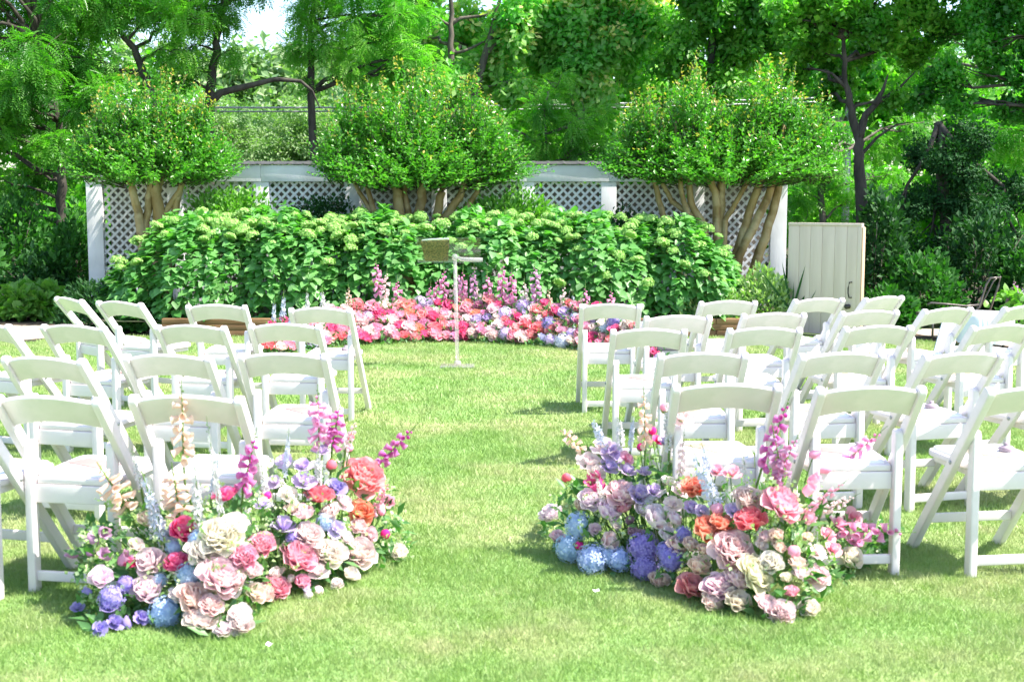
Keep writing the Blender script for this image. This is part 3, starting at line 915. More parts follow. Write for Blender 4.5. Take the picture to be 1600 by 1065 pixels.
# ------------------------------------------------------------------ background trees
def L_(px, py, Y, rpx, dy=0):
    p = at(px, py, Y + dy)
    return (p.x, p.y, p.z, rpx * mpp(Y + dy))
def up_lobes(px, Y, wpx, seed, n=7, hmin=6.5, hmax=10):
    r_ = random.Random(seed)
    n = max(2, n // 3)
    return [((px - 800) * mpp(Y) + r_.uniform(-.5, .5) * wpx * mpp(Y), Y + r_.uniform(-1, 1.5), r_.uniform(hmin, hmax), r_.uniform(.9, 1.4)) for _ in range(n)]
def rl(n, x0, x1, y0, y1, Y, r0, r1, seed, dyr=1.2):
    r_ = random.Random(seed)
    out_ = []
    for i in range(n):
        out_.append(L_(r_.uniform(x0, x1), r_.uniform(y0, y1), Y, r_.uniform(r0, r1), r_.uniform(-dyr, dyr)))
    return out_
P_ = lambda px, py, Y: tuple(at(px, py, Y))
G_ = "trees behind the fence"
# left walnut 1
tree("walnut_tree", "dark trunked walnut tree at far left beyond the fence post", (P_(97, 400, 19)[0], 19),
     rl(26, -90, 150, -60, 210, 19, 34, 60, 31) + rl(10, -80, 90, 200, 320, 19, 26, 44, 32) + up_lobes(60, 19, 260, 33), 'walnut', 'walnut', .36, 420, 'bark_dark', .105,
     [P_(97, 480, 19), P_(97, 400, 19), P_(96, 330, 19), P_(97, 255, 19), P_(88, 170, 19), P_(60, 60, 19)], seed=31, group=G_)
# left walnut 2 (leaning limb)
b2 = P_(248, 420, 19.6)
tree("walnut_tree", "walnut tree with a thick leaning limb above the left crape myrtle", (b2[0], 19.6),
     [L_(x, y, 19.6, r_) for x, y, r_ in [(60,10,55),(120,40,50),(150,0,50),(185,-20,55),(110,95,42),(160,110,36),(90,150,40),(250,20,42),(270,70,34),(300,30,36),(215,10,30)]] + up_lobes(180, 19.6, 260, 35, 7, 6.4, 9),
     'walnut', 'bright_tree', .38, 520, 'bark_dark', .10,
     [(b2[0], 19.6, -.1), P_(250, 300, 19.6), P_(240, 170, 19.6), P_(228, 122, 19.6), P_(210, 75, 19.6), P_(188, 52, 19.6), P_(150, 20, 19.6)], seed=36, group=G_)
# left 3 with horizontal mossy limb
b3 = P_(322, 420, 20.2)
tree("walnut_tree", "tall tree with a long bare horizontal limb left of the middle crape myrtle", (b3[0], 20.2),
     [L_(x, y, 20.2, r_) for x, y, r_ in [(392,-14,22),(355,32,24),(364,78,20),(300,70,30),(320,20,36),(360,5,24),(300,110,26),(280,0,40),(335,-40,60),(385,-60,30),(490,-30,26),(265,120,26)]] + up_lobes(330, 20.2, 260, 37, 7, 6.6, 9),
     'walnut', 'walnut', .34, 520, 'bark_dark', .10,
     [(b3[0], 20.2, -.1), P_(326, 250, 20.2), P_(328, 140, 20.2), P_(337, 90, 20.2), P_(341, 45, 20.2), P_(352, -10, 20.2), P_(356, -60, 20.2)],
     limbs=[([P_(328, 160, 20.2), P_(345, 145, 20.2), P_(385, 135, 20.2), P_(430, 124, 20.2), P_(470, 127, 20.2), P_(488, 142, 20.2), P_(500, 170, 20.2)], .07)], seed=38, group=G_)
# centre bright feathery
b4 = P_(490, 420, 20.8)
tree("honey_locust_tree", "bright green feathery tree above the middle crape myrtle", (b4[0], 20.8),
     [L_(x, y, 20.8, r_) for x, y, r_ in [(468,18,24),(462,70,18),(490,30,32),(520,75,34),(560,20,44),(600,60,44),(650,95,38),(540,110,32),(610,115,30),(470,80,28),(500,-10,40),(575,-30,45),(640,20,34),(680,110,24),(475,120,18)]] + up_lobes(560, 20.8, 200, 41, 6, 6.8, 9),
     'walnut', 'bright_tree', .34, 620, 'bark_dark', .085, [(b4[0], 20.8, -.1), P_(490, 250, 20.8), P_(486, 110, 20.8), P_(484, 40, 20.8), P_(500, -60, 20.8)], seed=42, group=G_)
# centre tree with yellow tassels, trunk 705
b5 = P_(705, 420, 23)
tree("flowering_tree", "grey trunked tree with yellow flower clusters right of centre", (b5[0], 23),
     [L_(x, y, 23, r_, d) for x, y, r_, d in [(640,20,36,0),(680,-20,40,0),(740,30,30,1),(790,60,34,0),(760,110,34,.5),(720,130,34,0),(800,130,30,0),(660,60,30,1),(820,20,36,0),(730,70,26,1.5),(690,130,30,1)]] + up_lobes(730, 23, 260, 44, 7, 7.5, 10),
     'bunch', 'olive_tree', .42, 420, 'bark_grey', .10, [(b5[0], 23, -.1), P_(704, 200, 23), P_(704, 100, 23), P_(705, 40, 23), P_(706, -40, 23)],
     limbs=[([P_(730, 200, 23), P_(748, 120, 23), P_(763, 70, 23), P_(778, 10, 23), P_(790, -30, 23)], .10), ([P_(760, 85, 23), P_(790, 50, 23), P_(815, 20, 23)], .05)], tintf=.35, seed=45, group=G_)
b6 = P_(900, 420, 23.5)
tree("flowering_tree", "rounded tree covered in yellow flower clusters between the middle and right myrtles", (b6[0], 23.5),
     [L_(x, y, 23.5, r_, d) for x, y, r_, d in [(860,10,44,0),(920,40,48,0),(980,70,44,0),(900,100,42,0),(960,-20,48,0),(1010,20,40,0),(850,80,38,.5),(1000,110,30,.5),(930,140,34,0)]] + up_lobes(920, 23.5, 260, 47, 7, 7.5, 10),
     'bunch', 'olive_tree', .42, 460, 'bark_grey', .12, None, tintf=.5, seed=48, group=G_)
b7 = P_(850, 420, 21)
tree("young_tree", "leafy young tree rising just behind the middle of the fence", (b7[0], 21),
     [L_(x, y, 21, r_, d) for x, y, r_, d in [(850,170,36,0),(900,200,36,0),(840,230,34,0),(890,245,34,0),(930,180,34,.3),(800,240,30,0),(950,235,30,0),(870,130,26,.5),(780,200,26,0)]],
     'pinnate', 'mid_tree', .32, 620, 'bark_grey', .05, None, tintf=.08, seed=50, group=G_)
# right-centre darker trees
b8 = P_(1110, 420, 22)
tree("oak_tree", "dark green tree behind the right crape myrtle", (b8[0], 22),
     [L_(x, y, 22, r_, d) for x, y, r_, d in [(1060,90,34,0),(1100,30,44,0),(1150,80,40,0),(1170,10,48,0),(1120,130,30,0),(1040,40,26,1),(1210,60,40,0),(1075,-20,40,0),(1020,150,26,1)]] + up_lobes(1120, 22, 240, 52, 7, 7, 10),
     'bunch', 'mid_tree', .36, 480, 'bark_dark', .12, None, seed=53, group=G_)
b9 = P_(1347, 420, 19)
tree("forked_tree", "tree with a dark forked trunk right of the right crape myrtle", (b9[0], 19),
     [L_(x, y, 19, r_, d) for x, y, r_, d in [(1230,30,40,0),(1270,80,36,.6),(1300,20,44,0),(1310,120,26,.8),(1370,40,46,0),(1420,70,34,.5),(1290,-30,50,0),(1400,-20,50,0),(1345,85,30,1.),(1290,150,22,1),(1440,20,34,0),(1400,150,16,0),(1240,110,24,1)]] + up_lobes(1330, 19, 260, 55, 7, 6.3, 9),
     'maple', 'mid_tree', .30, 560, 'bark_dark', .105,
     [(b9[0], 19, -.1), P_(1347, 330, 19), P_(1343, 250, 19), P_(1341, 215, 19), P_(1330, 170, 19), P_(1322, 130, 19), P_(1318, 60, 19)],
     limbs=[([P_(1342, 215, 19), P_(1352, 180, 19), P_(1372, 160, 19), P_(1398, 145, 19), P_(1430, 112, 19)], .07), ([P_(1366, 165, 19), P_(1380, 140, 19), P_(1388, 115, 19)], .05),
            ([P_(1343, 245, 19), P_(1370, 215, 19), P_(1400, 195, 19), P_(1430, 190, 19)], .03), ([P_(1325, 140, 19), P_(1300, 115, 19), P_(1262, 105, 19)], .035)], seed=56, group=G_)
tree("maple_tree", "shaded maple with branches reaching in from the right edge", (P_(1720, 420, 18.5)[0], 18.5),
     [L_(x, y, 18.5, r_, d) for x, y, r_, d in [(1480,120,30,0),(1530,60,44,0),(1590,110,44,0),(1560,10,48,0),(1500,160,22,0),(1620,40,50,0),(1480,40,30,.5),(1580,170,24,0),(1640,150,40,0),(1440,150,22,.3),(1660,-20,60,0),(1520,-30,50,0)]] + up_lobes(1680, 18.8, 200, 58, 6, 6, 8),
     'maple', 'maple', .26, 620, 'bark_dark', .14, None, seed=59, group="trees at the right edge")
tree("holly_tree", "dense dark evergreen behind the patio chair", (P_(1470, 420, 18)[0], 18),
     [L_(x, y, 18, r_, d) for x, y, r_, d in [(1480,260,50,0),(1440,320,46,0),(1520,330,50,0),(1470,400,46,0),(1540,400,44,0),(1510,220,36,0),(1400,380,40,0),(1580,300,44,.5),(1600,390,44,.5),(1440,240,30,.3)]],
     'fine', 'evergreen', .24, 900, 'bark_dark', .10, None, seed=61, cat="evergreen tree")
tree("beech_tree", "lighter green tree showing between the gate and the dark evergreen", (P_(1280, 420, 21.5)[0], 21.5),
     [L_(x, y, 21.5, r_, d) for x, y, r_, d in [(1250,300,30,0),(1290,270,34,0),(1330,310,34,0),(1380,280,34,0),(1300,200,28,1),(1370,220,30,1),(1420,200,28,1),(1260,230,24,1),(1340,350,30,0),(1240,340,26,0)]],
     'pinnate', 'mid_tree', .32, 560, 'bark_grey', .07, None, seed=63, group=G_)
tree("beech_tree", "sunlit light green tree beyond the right edge", (P_(1620, 420, 22)[0], 22),
     [L_(x, y, 22, r_, d) for x, y, r_, d in [(1590,230,38,0),(1640,180,44,0),(1560,200,22,0),(1600,300,32,0),(1470,60,36,2),(1420,100,26,2),(1540,110,30,2),(1590,60,40,2)]] + up_lobes(1560, 24, 300, 65, 6, 7, 10),
     'pinnate', 'bright_tree', .34, 520, 'bark_grey', .09, None, seed=66, group="trees at the right edge")
# undergrowth left and right
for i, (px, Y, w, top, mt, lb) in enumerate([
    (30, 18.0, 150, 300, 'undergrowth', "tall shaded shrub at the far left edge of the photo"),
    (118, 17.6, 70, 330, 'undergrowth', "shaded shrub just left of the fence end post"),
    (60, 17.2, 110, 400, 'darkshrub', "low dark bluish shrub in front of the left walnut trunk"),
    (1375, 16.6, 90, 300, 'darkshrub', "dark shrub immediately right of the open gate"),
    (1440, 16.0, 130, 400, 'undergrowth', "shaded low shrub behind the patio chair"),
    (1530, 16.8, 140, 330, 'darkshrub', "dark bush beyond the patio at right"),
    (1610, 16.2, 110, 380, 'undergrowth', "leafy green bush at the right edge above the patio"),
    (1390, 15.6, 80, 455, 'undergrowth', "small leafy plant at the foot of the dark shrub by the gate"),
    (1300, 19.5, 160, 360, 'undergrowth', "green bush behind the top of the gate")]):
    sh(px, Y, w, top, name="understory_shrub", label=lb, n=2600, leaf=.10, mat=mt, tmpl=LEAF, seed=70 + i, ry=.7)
# flowering plant at right edge
fp = thing("foxglove_plant", P_(1588, 500, 14.6)[:2] + (0,), "leafy plant with purple flower spike at the right edge near the patio", "plant")
# bare twiggy saplings at right
for i, (px, a_, b_) in enumerate([(1452, 430, 490), (1466, 420, 480), (1487, 415, 480)]):
    pass

# planting that carries on past both edges of the photo
for i, (px, Y, w, top, mt, lb) in enumerate([
    (1760, 16.5, 260, 330, 'undergrowth', "wide leafy bush past the right edge of the lawn"),
    (1960, 15.5, 300, 350, 'darkshrub', "dark wide bush well past the right edge of the lawn"),
    (-110, 17.0, 260, 320, 'undergrowth', "wide leafy bush past the left end of the path"),
    (-330, 16.0, 280, 350, 'darkshrub', "dark wide bush well past the left end of the path")]):
    sh(px, Y, w, top, name="understory_shrub", label=lb, n=3400, leaf=.12, mat=mt, tmpl=LEAF, seed=170 + i, ry=.8)
# far woodland
r_ = np.random.default_rng(90)
wood = []
for i in range(190):
    Y = r_.uniform(40, 56)
    px = r_.uniform(-350, 1950)
    gap = 340 < px < 530
    h = r_.uniform(.5, 7.0) * (Y / 46)
    if 365 < px < 470: h = min(h, (5.9 + (px - 415) ** 2 * .0009) * Y / 48)
    wood.append(((px - 800) * mpp(Y), Y, h, r_.uniform(1.3, 2.3)))
wood += [((px - 800) * mpp(46), 46 + r_.uniform(-1, 1), r_.uniform(5.7, 6.3), r_.uniform(.8, 1.2)) for px in np.linspace(350, 560, 15)]
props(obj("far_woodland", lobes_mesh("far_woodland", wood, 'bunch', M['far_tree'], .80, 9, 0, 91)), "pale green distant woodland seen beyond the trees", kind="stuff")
wood = []
for i in range(110):
    Y = r_.uniform(27, 33); px = r_.uniform(-300, 1900)
    if 300 < px < 570: continue
    wood.append(((px - 800) * mpp(Y), Y, r_.uniform(.3, 4.6), r_.uniform(.9, 1.6)))
props(obj("woodland_thicket", lobes_mesh("woodland_thicket", wood, 'bunch', M['mid_tree'], .52, 44, 0, 92)), "green thicket of leaves filling the wood behind the garden", kind="stuff")
# mid shrubs hiding the base of the far wood, left pale gap
wood = [((px - 800) * mpp(30), 30 + r_.uniform(-1, 1), r_.uniform(.5, 3.6), r_.uniform(.7, 1.2)) for px in np.linspace(330, 540, 16)]
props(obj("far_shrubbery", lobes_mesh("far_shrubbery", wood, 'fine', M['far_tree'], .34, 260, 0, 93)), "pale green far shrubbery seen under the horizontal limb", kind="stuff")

# ------------------------------------------------------------------ power lines and utility pole
wp = thing("utility_pole", P_(1322, 300, 27)[:2] + (0,), "grey utility pole with a transformer behind the trees on the right", "utility pole")
bx, by = wp.location.x, wp.location.y
k = mpp(27)
mb = MB(); mb.tube([(0, 0, 0), (0, 0, at(1320, 190, 27).z + .4)], [.09, .075], 10); obj("pole", mb.mesh("pole", M['galv'], smooth=True), wp)
zt = at(1320, 205, 27).z
mb = MB(); mb.lathe([(.001, -.3), (.2, -.3), (.22, -.25), (.22, .25), (.2, .3), (.001, .32)], 16, M=Matrix.Translation((-.26, -.1, zt)))
obj("transformer", mb.mesh("transformer", M['iron'], smooth=True), wp)
mb = MB(); mb.box(-.7, .7, -.05, .05, zt + .5, zt + .6); obj("crossarm", mb.mesh("crossarm", M['bark_grey']), wp)
for lab, y1, y2, r1 in (("upper power line crossing behind the crape myrtles", 158, 152, .012), ("lower power line crossing behind the crape myrtles", 164, 158, .010)):
    Yl = 26.9
    a, c_ = Vector(P_(-200, y1 + 6, 22.5)), Vector(P_(1320, y2, Yl))
    pts = [a.lerp(c_, i / 24) for i in range(25)]
    for i, p in enumerate(pts): p.z -= .12 * math.sin(math.pi * i / 24)
    mb = MB(); mb.tube(pts, r1 * 1.5, 6)
    props(obj("power_line", mb.mesh("power_line", M['galv'], smooth=True)), lab, "power line", "power lines")

# ================================================================== CHAIRS
FOOT_Y, TOP_Y, TOP_Z, REAR_Y = .265, -.36, .79, -.20
def upright_y(z): return FOOT_Y + (TOP_Y - FOOT_Y) * z / TOP_Z
def bar_outline(p0, p1, w, round_top=True, flat_bottom=True):
    """side-plane outline (y,z) of a bar from p0 (bottom) to p1 (top)"""
    d = Vector((p1[0]-p0[0], p1[1]-p0[1])); L = d.length; d /= L
    n = Vector((-d.y, d.x)) * w / 2
    k = w / 2
    out_ = []
    c = Vector(p1) - d * k
    for i in range(9):
        a = math.pi * i / 8
        out_.append(tuple(c + n * math.cos(a) + d * k * math.sin(a)))
    ex = n.y / max(abs(d.y), .1)  # cut flat on the ground
    b1 = Vector(p0) - n; b1 -= d * (b1.y / d.y)
    b2 = Vector(p0) + n; b2 -= d * (b2.y / d.y)
    out_ += [tuple(b1), tuple(b2)]
    return out_
WHT = M['white']
def chair_meshes():
    C = {}
    mb = MB(); mb.prism(bar_outline((FOOT_Y, 0), (TOP_Y, TOP_Z), .050), -.0165, .0165)
    C['upright'] = mb.mesh("chair_upright", WHT, bevel=.007, seg=3)
    mb = MB(); mb.prism(bar_outline((REAR_Y, 0), (-.195, .60), .047), -.017, .017)
    C['rear_leg'] = mb.mesh("chair_rear_leg", WHT, bevel=.007, seg=3)
    # crest rail
    sl = Vector((0, TOP_Y - 0 - FOOT_Y, TOP_Z)).normalized()
    nrm = Vector((0, sl.z, -sl.y))            # towards the front
    vs_, fs_ = [], []
    n = 14; hw = .187
    for i in range(n + 1):
        u = -1 + 2 * i / n
        x = u * hw
        arch = .026 * (1 - u * u)
        bow = -.022 * (1 - u * u)
        top_s = .80 - .005 + arch - .0
        bot_s = .685 + arch * 1.2
        for sdist, th in ((bot_s, -1), (bot_s, 1), (top_s, 1), (top_s, -1)):
            base = Vector((x, FOOT_Y, 0)) + sl * (sdist * TOP_Z / sl.z / .80 * .985)
            vs_.append(base + nrm * (th * .0095) + Vector((0, bow, 0)))
    for i in range(n):
        k = i * 4
        for q in range(4): fs_.append((k+q, k+(q+1) % 4, k+4+(q+1) % 4, k+4+q))
    fs_ += [(0,1,2,3), (n*4+3, n*4+2, n*4+1, n*4)]
    mb = MB(); mb.add(vs_, fs_); C['backrest'] = mb.mesh("chair_backrest", WHT, bevel=.006, seg=3)
    # seat frame
    def poly(s=1.0, inset=0.0):
        half = [(-.192, .148), (-.07, .172), (.02, .180), (.14, .183), (.185, .176), (.208, .155), (.214, .11)]
        pts = [(hw_ - inset, y) for y, hw_ in half]
        pts = [(x, min(y, .214 - inset) if y > 0 else y + (inset if y < -.15 else 0)) for x, y in pts]
        return pts + [(-x, y) for x, y in reversed(pts)]
    def slab(pts, z0, z1):
        n_ = len(pts); mb = MB()
        mb.add([(x, y, z0) for x, y in pts] + [(x, y, z1) for x, y in pts],
               [tuple(reversed(range(n_))), tuple(range(n_, 2*n_))] + [(i, (i+1) % n_, n_+(i+1) % n_, n_+i) for i in range(n_)])
        return mb
    mb = slab(poly(), .425, .452)
    C['seat'] = mb.mesh("chair_seat", WHT, bevel=.006, seg=2)
    mb = slab(poly(inset=.02), .450, .464)
    C['seat_pad'] = mb.mesh("chair_seat_pad", M['vinyl'], bevel=.006, seg=3)
    mb = MB(); mb.box(-.153, .153, -.196, -.174, .352, .424); C['rear_apron'] = mb.mesh("chair_apron", WHT, bevel=.004)
    mb = MB(); mb.box(-.156, .156, -.208, -.190, .045, .085); C['rear_stretcher'] = mb.mesh("chair_rear_stretcher", WHT, bevel=.005)
    y_ = upright_y(.16)
    mb = MB(); mb.box(-.187, .187, y_ - .01, y_ + .01, .14, .18); C['front_stretcher'] = mb.mesh("chair_front_stretcher", WHT, bevel=.005)
    mb = MB(); mb.box(-.009, .009, -.175, .19, .395, .424); C['side_rail'] = mb.mesh("chair_side_rail", WHT, bevel=.003)
    mb = MB(); mb.lathe([(.001, 0), (.006, .001), (.009, .003), (.009, .006), (.001, .008)], 10, M=Matrix.Rotation(R(90), 4, 'Y'))
    C['bolt'] = mb.mesh("chair_bolt", M['galv'], smooth=True)
    return C
CM = chair_meshes()
def chair(name, label, loc, rz, group):
    t = thing(name, loc, label, "chair", group, rz)
    for s in (-1, 1):
        obj("upright", CM['upright'], t, (s * .201, 0, 0))
        obj("rear_leg", CM['rear_leg'], t, (s * .170, 0, 0))
        obj("side_rail", CM['side_rail'], t, (s * .140, 0, 0))
        obj("bolt", CM['bolt'], t, (s * .2155, upright_y(.45), .45), (0, 0, 0 if s > 0 else math.pi))
    for k in ('backrest', 'seat', 'seat_pad', 'rear_apron', 'rear_stretcher', 'front_stretcher'):
        obj(k, CM[k], t)
    return t
ORD = ["nearest", "second", "third", "fourth", "fifth"]
POS = ["the aisle end", "second from the aisle", "third from the aisle", "fourth from the aisle", "fifth from the aisle", "sixth from the aisle"]
# (crest centre px, crest top py, turn in degrees (towards the altar))
right_rows = [
    [(1138, 600, 1), (1365, 604, 4), (1628, 604, 8)],
    [(1100, 551, 2), (1320, 551, 10), (1511, 551, 15), (1705, 551, 20)],
    [(1015, 514, 1), (1197, 512, 4), (1376, 509, 12), (1572, 507, 17)],
    [(1061, 493, 6), (1212, 489, 9), (1363, 485, 17), (1486, 481, 25), (1607, 477, 30)],
    [(954, 475, -1), (1140, 470, 9), (1283, 466, 20), (1386, 463, 34)],
]
left_rows = [
    [(287, 618, 5), (68, 619, 10), (-130, 622, 14)],
    [(440, 552, 4), (258, 554, 7), (62, 558, 15)],
    [(443, 506, 6), (295, 508, 9), (110, 508, 17), (-32, 504, 26)],
    [(499, 481, 5), (336, 476, 5), (182, 471, 28), (102, 465, 46)],
]
prog = {}
seat_prog = {('R',0,0):'c', ('R',0,1):'p', ('R',0,2):'c', ('R',1,1):'c', ('R',1,2):'c', ('R',1,0):'c', ('R',2,0):'p', ('R',2,2):'c', ('R',3,3):'c', ('R',2,3):'c',
             ('L',0,1):'p', ('L',1,0):'p', ('L',2,0):'p', ('L',2,2):'p', ('L',3,0):'p', ('L',2,1):'p', ('L',3,2):'p'}
sachets = {('R',0,1), ('R',0,2), ('R',1,1), ('R',1,2), ('L',2,0), ('L',2,1), ('L',2,2), ('L',3,0), ('L',3,2)}
pm = MB(); pm.box(-.055, .055, -.11, .11, 0, .003); pmesh = {'p': pm.mesh("programme_card", M['paper'], bevel=.0008), 'c': pm.mesh("programme_card", M['paper_cream'], bevel=.0008)}
mb = MB(); mb.lathe([(.001, 0), (.03, .002), (.036, .012), (.024, .022), (.008, .027), (.014, .036), (.001, .036)], 12); sach = mb.mesh("sachet", M['favour'], smooth=True)
nchairs = 0
for side, rows, sg in (('R', right_rows, 1), ('L', left_rows, -1)):
    sname = "right" if side == 'R' else "left"
    for ri, row in enumerate(rows):
        for ci, (px, py, turn) in enumerate(row):
            top = atz(px, py, .80)
            rz = R(turn) * sg            # facing +y, turned towards the centre line
            off = Matrix.Rotation(rz, 3, 'Z') @ Vector((0, TOP_Y - .015, 0))
            loc = Vector((top.x - off.x, top.y - off.y, .003))
            lab = f"white folding chair, {POS[ci]} in the {ORD[ri]} row {sname} of the grass aisle"
            chair("folding_chair", lab, loc, rz, f"white folding chairs {sname} of the aisle"); nchairs += 1
            Mr = Matrix.Rotation(rz, 3, 'Z')
            kk = seat_prog.get((side, ri, ci))
            if kk:
                q = loc + Mr @ Vector((random.uniform(-.06, .02), random.uniform(-.02, .06), .4645))
                o = obj("paper_programme", pmesh[kk], None, q, (0, 0, rz + R(random.uniform(20, 70)) * random.choice((-1, 1))))
                props(o, f"{'pink' if kk == 'p' else 'cream'} programme on the seat {POS[ci]}, {ORD[ri]} row {sname} of it", "programme", "programmes on the seats")
            if (side, ri, ci) in sachets:
                q = loc + Mr @ Vector((.09, random.uniform(.0, .06), .4645))
                o = obj("favour_sachet", sach, None, q, (0, 0, random.random()))
                props(o, f"mauve sachet on the seat {POS[ci]}, {ORD[ri]} row {sname} of it", "sachet", "favours on the seats")

# ================================================================== LECTERN
lb_ = atz(715, 572, .01)
lec = thing("lectern", (lb_.x, lb_.y, 0), "clear acrylic lectern with slim pole standing on the lawn before the altar flowers", "lectern")
k = mpp(lb_.y)
mb = MB(); mb.box(-.155, .155, -.12, .12, .004, .022); obj("base_plate", mb.mesh("lectern_base", M['frost'], bevel=.004), lec)
zc = at(715, 405, lb_.y).z
mb = MB(); mb.tube([(0, 0, .02), (-.02, 0, zc)], .018, 14); obj("pole", mb.mesh("lectern_pole", M['frost'], smooth=True), lec)
mb = MB(); mb.lathe([(.03, 0), (.034, .01), (.03, .04), (.001, .045)], 16, M=Matrix.Translation((0, 0, .02))); obj("pole_collar", mb.mesh("lectern_collar", M['frost'], smooth=True), lec)
pw = 98 * k
# reading plate, tilted towards the reader (far side)
zt0, zt1 = at(700, 411, lb_.y).z, at(700, 372, lb_.y).z
xl = (652 - 715) * k; xr = (752 - 715) * k
mb = MB()
y0_, y1_ = .10, -.12
def platep(x, t, off=0):  # t 0 low (far) .. 1 high (near)
    return (x, y0_ + (y1_ - y0_) * t, zt0 + (zt1 - zt0) * t + off)
th = .008
a_ = [platep(xl, 0), platep(xr, 0), platep(xr, 1), platep(xl, 1)]
mb.add(a_ + [(x, y, z + th) for x, y, z in a_], [(0,3,2,1),(4,5,6,7),(0,1,5,4),(1,2,6,5),(2,3,7,6),(3,0,4,7)])
obj("reading_plate", mb.mesh("lectern_plate", M['acrylic'], bevel=.001), lec)
mb = MB(); mb.box(xl, xr, y0_, y0_ + .008, zt0 - .002, zt0 + .035); obj("plate_lip", mb.mesh("lectern_lip", M['acrylic'], bevel=.001), lec)
mb = MB(); mb.tube([(0, .0, zc + .02), (.04, .0, zc + .0), ((755-715)*k, .0, zc - .005)], [.014, .02, .02], 12); obj("clamp_bar", mb.mesh("lectern_bar", M['frost'], smooth=True), lec)
mb = MB(); mb.lathe([(.001, -.03), (.022, -.025), (.028, 0), (.022, .025), (.001, .03)], 14, M=Matrix.Translation((-.02, -.02, zc + .02))); obj("clamp_knob", mb.mesh("lectern_knob", M['frost'], smooth=True), lec)
# brown panel with a pale rim, added in place of the plate's reflection
bk = thing("reflection_panel", (lb_.x, lb_.y, 0), "brown patterned panel on the clear lectern plate in place of its reflection", "reflection_panel")
mb = MB()
q = [platep((664-715)*k, .02, .010), platep((700-715)*k, .02, .010), platep((704-715)*k, .86, .010), platep((659-715)*k, .80, .010)]
mb.add(q + [(x, y, z + .012) for x, y, z in q], [(0,3,2,1),(4,5,6,7),(0,1,5,4),(1,2,6,5),(2,3,7,6),(3,0,4,7)])
obj("panel_face", mb.mesh("reflection_panel_face", M['plate_reflection'], bevel=.001), bk)
mb = MB()
q = [(x*.98, y, z + .002) for x, y, z in q]
q2 = [platep((661-715)*k, .86, .012), platep((703-715)*k, .90, .012), platep((702-715)*k, .94, .012), platep((672-715)*k, .90, .012)]
mb.add(q2 + [(x, y, z + .008) for x, y, z in q2], [(0,3,2,1),(4,5,6,7),(0,1,5,4),(1,2,6,5),(2,3,7,6),(3,0,4,7)])
obj("panel_rim", mb.mesh("reflection_panel_rim", M['vinyl']), bk)

# ================================================================== FLOWERS
def petal_grid(w, L, cup, curl, ruff, seed, nu=5, nv=5, notch=.0):
    """one petal along +y, concave towards +z. returns verts, quads, tint"""
    r_ = random.Random(seed)
    ph = r_.uniform(0, 6)
    vs_, tt = [], []
    for j in range(nv):
        v = j / (nv - 1)
        wid = w * math.sin(math.pi * (.12 + .80 * v) * .72 + .05) ** .8 * (1 if j < nv - 1 else .72)
        for i in range(nu):
            u = -1 + 2 * i / (nu - 1)
            x = u * wid / 2
            y = L * (v - (.10 + notch) * v * v * u * u)
            z = cup * (u * u * wid) + curl * v * v * L + ruff * L * math.sin(u * 5 + ph) * v * v
            vs_.append((x, y, z)); tt.append(v * v)
    fs_ = []
    for j in range(nv - 1):
        for i in range(nu - 1):
            a = j * nu + i
            fs_.append((a, a+1, a+nu+1, a+nu))
    return vs_, fs_, tt
def flower(name, layers, seed, centre=None, core=True):
    """layers: (count, radial offset, opening angle deg from vertical, petal width, length, cup, curl, ruffle, z)"""
    r_ = random.Random(seed)
    V, Fc, T, Mi = [], [], [], []
    for (n, ro, op, w, L, cup, curl, ruff, z0) in layers:
        st = r_.uniform(0, 6)
        for i in range(n):
            a = st + 2*math.pi*i/n + r_.uniform(-.18, .18)
            o_ = R(op + r_.uniform(-9, 9))
            vs_, fs_, tt = petal_grid(w * r_.uniform(.85, 1.15), L * r_.uniform(.88, 1.1), cup, curl, ruff * r_.uniform(.5, 1.4), r_.random())
            # petal: local y -> direction tilted o_ from vertical; inner face towards the axis
            Mt = Matrix.Rotation(a, 4, 'Z') @ Matrix.Translation((0, ro, z0)) @ Matrix.Rotation(math.pi/2 - o_, 4, 'X')
            b_ = len(V)
            for p in vs_:
                q = Mt @ Vector(p); V.append(tuple(q))
            Fc += [tuple(k + b_ for k in f) for f in fs_]; T += tt; Mi += [0] * len(fs_)
    if centre:
        cnt, rad, zc_, hh = centre
        for i in range(cnt):
            a = r_.uniform(0, 6.28); rr = rad * math.sqrt(r_.random())
            x, y = rr*math.cos(a), rr*math.sin(a); s_ = .02
            b_ = len(V)
            z = zc_ + hh * r_.uniform(.7, 1.1)
            V += [(x-s_, y, zc_-.1), (x+s_, y, zc_-.1), (x*1.3+s_*1.6, y*1.3, z), (x*1.3-s_*1.6, y*1.3+.02, z)]
            Fc.append((b_, b_+1, b_+2, b_+3)); T += [0]*4; Mi.append(1)
    # green calyx under the flower
    mb = MB(); mb.lathe([(.02, -.12), (.08, -.08), (.12, .02)], 6)
    b_ = len(V); V += mb.v; Fc += [tuple(k + b_ for k in f) for f in mb.f]; T += [0]*len(mb.v); Mi += [2]*len(mb.f)
    return fast_mesh(name, np.array(V), [np.array(Fc)], [M['petal'], M['stamen'], M['sepal']], smooth=True, mat_idx=Mi, attr=T)
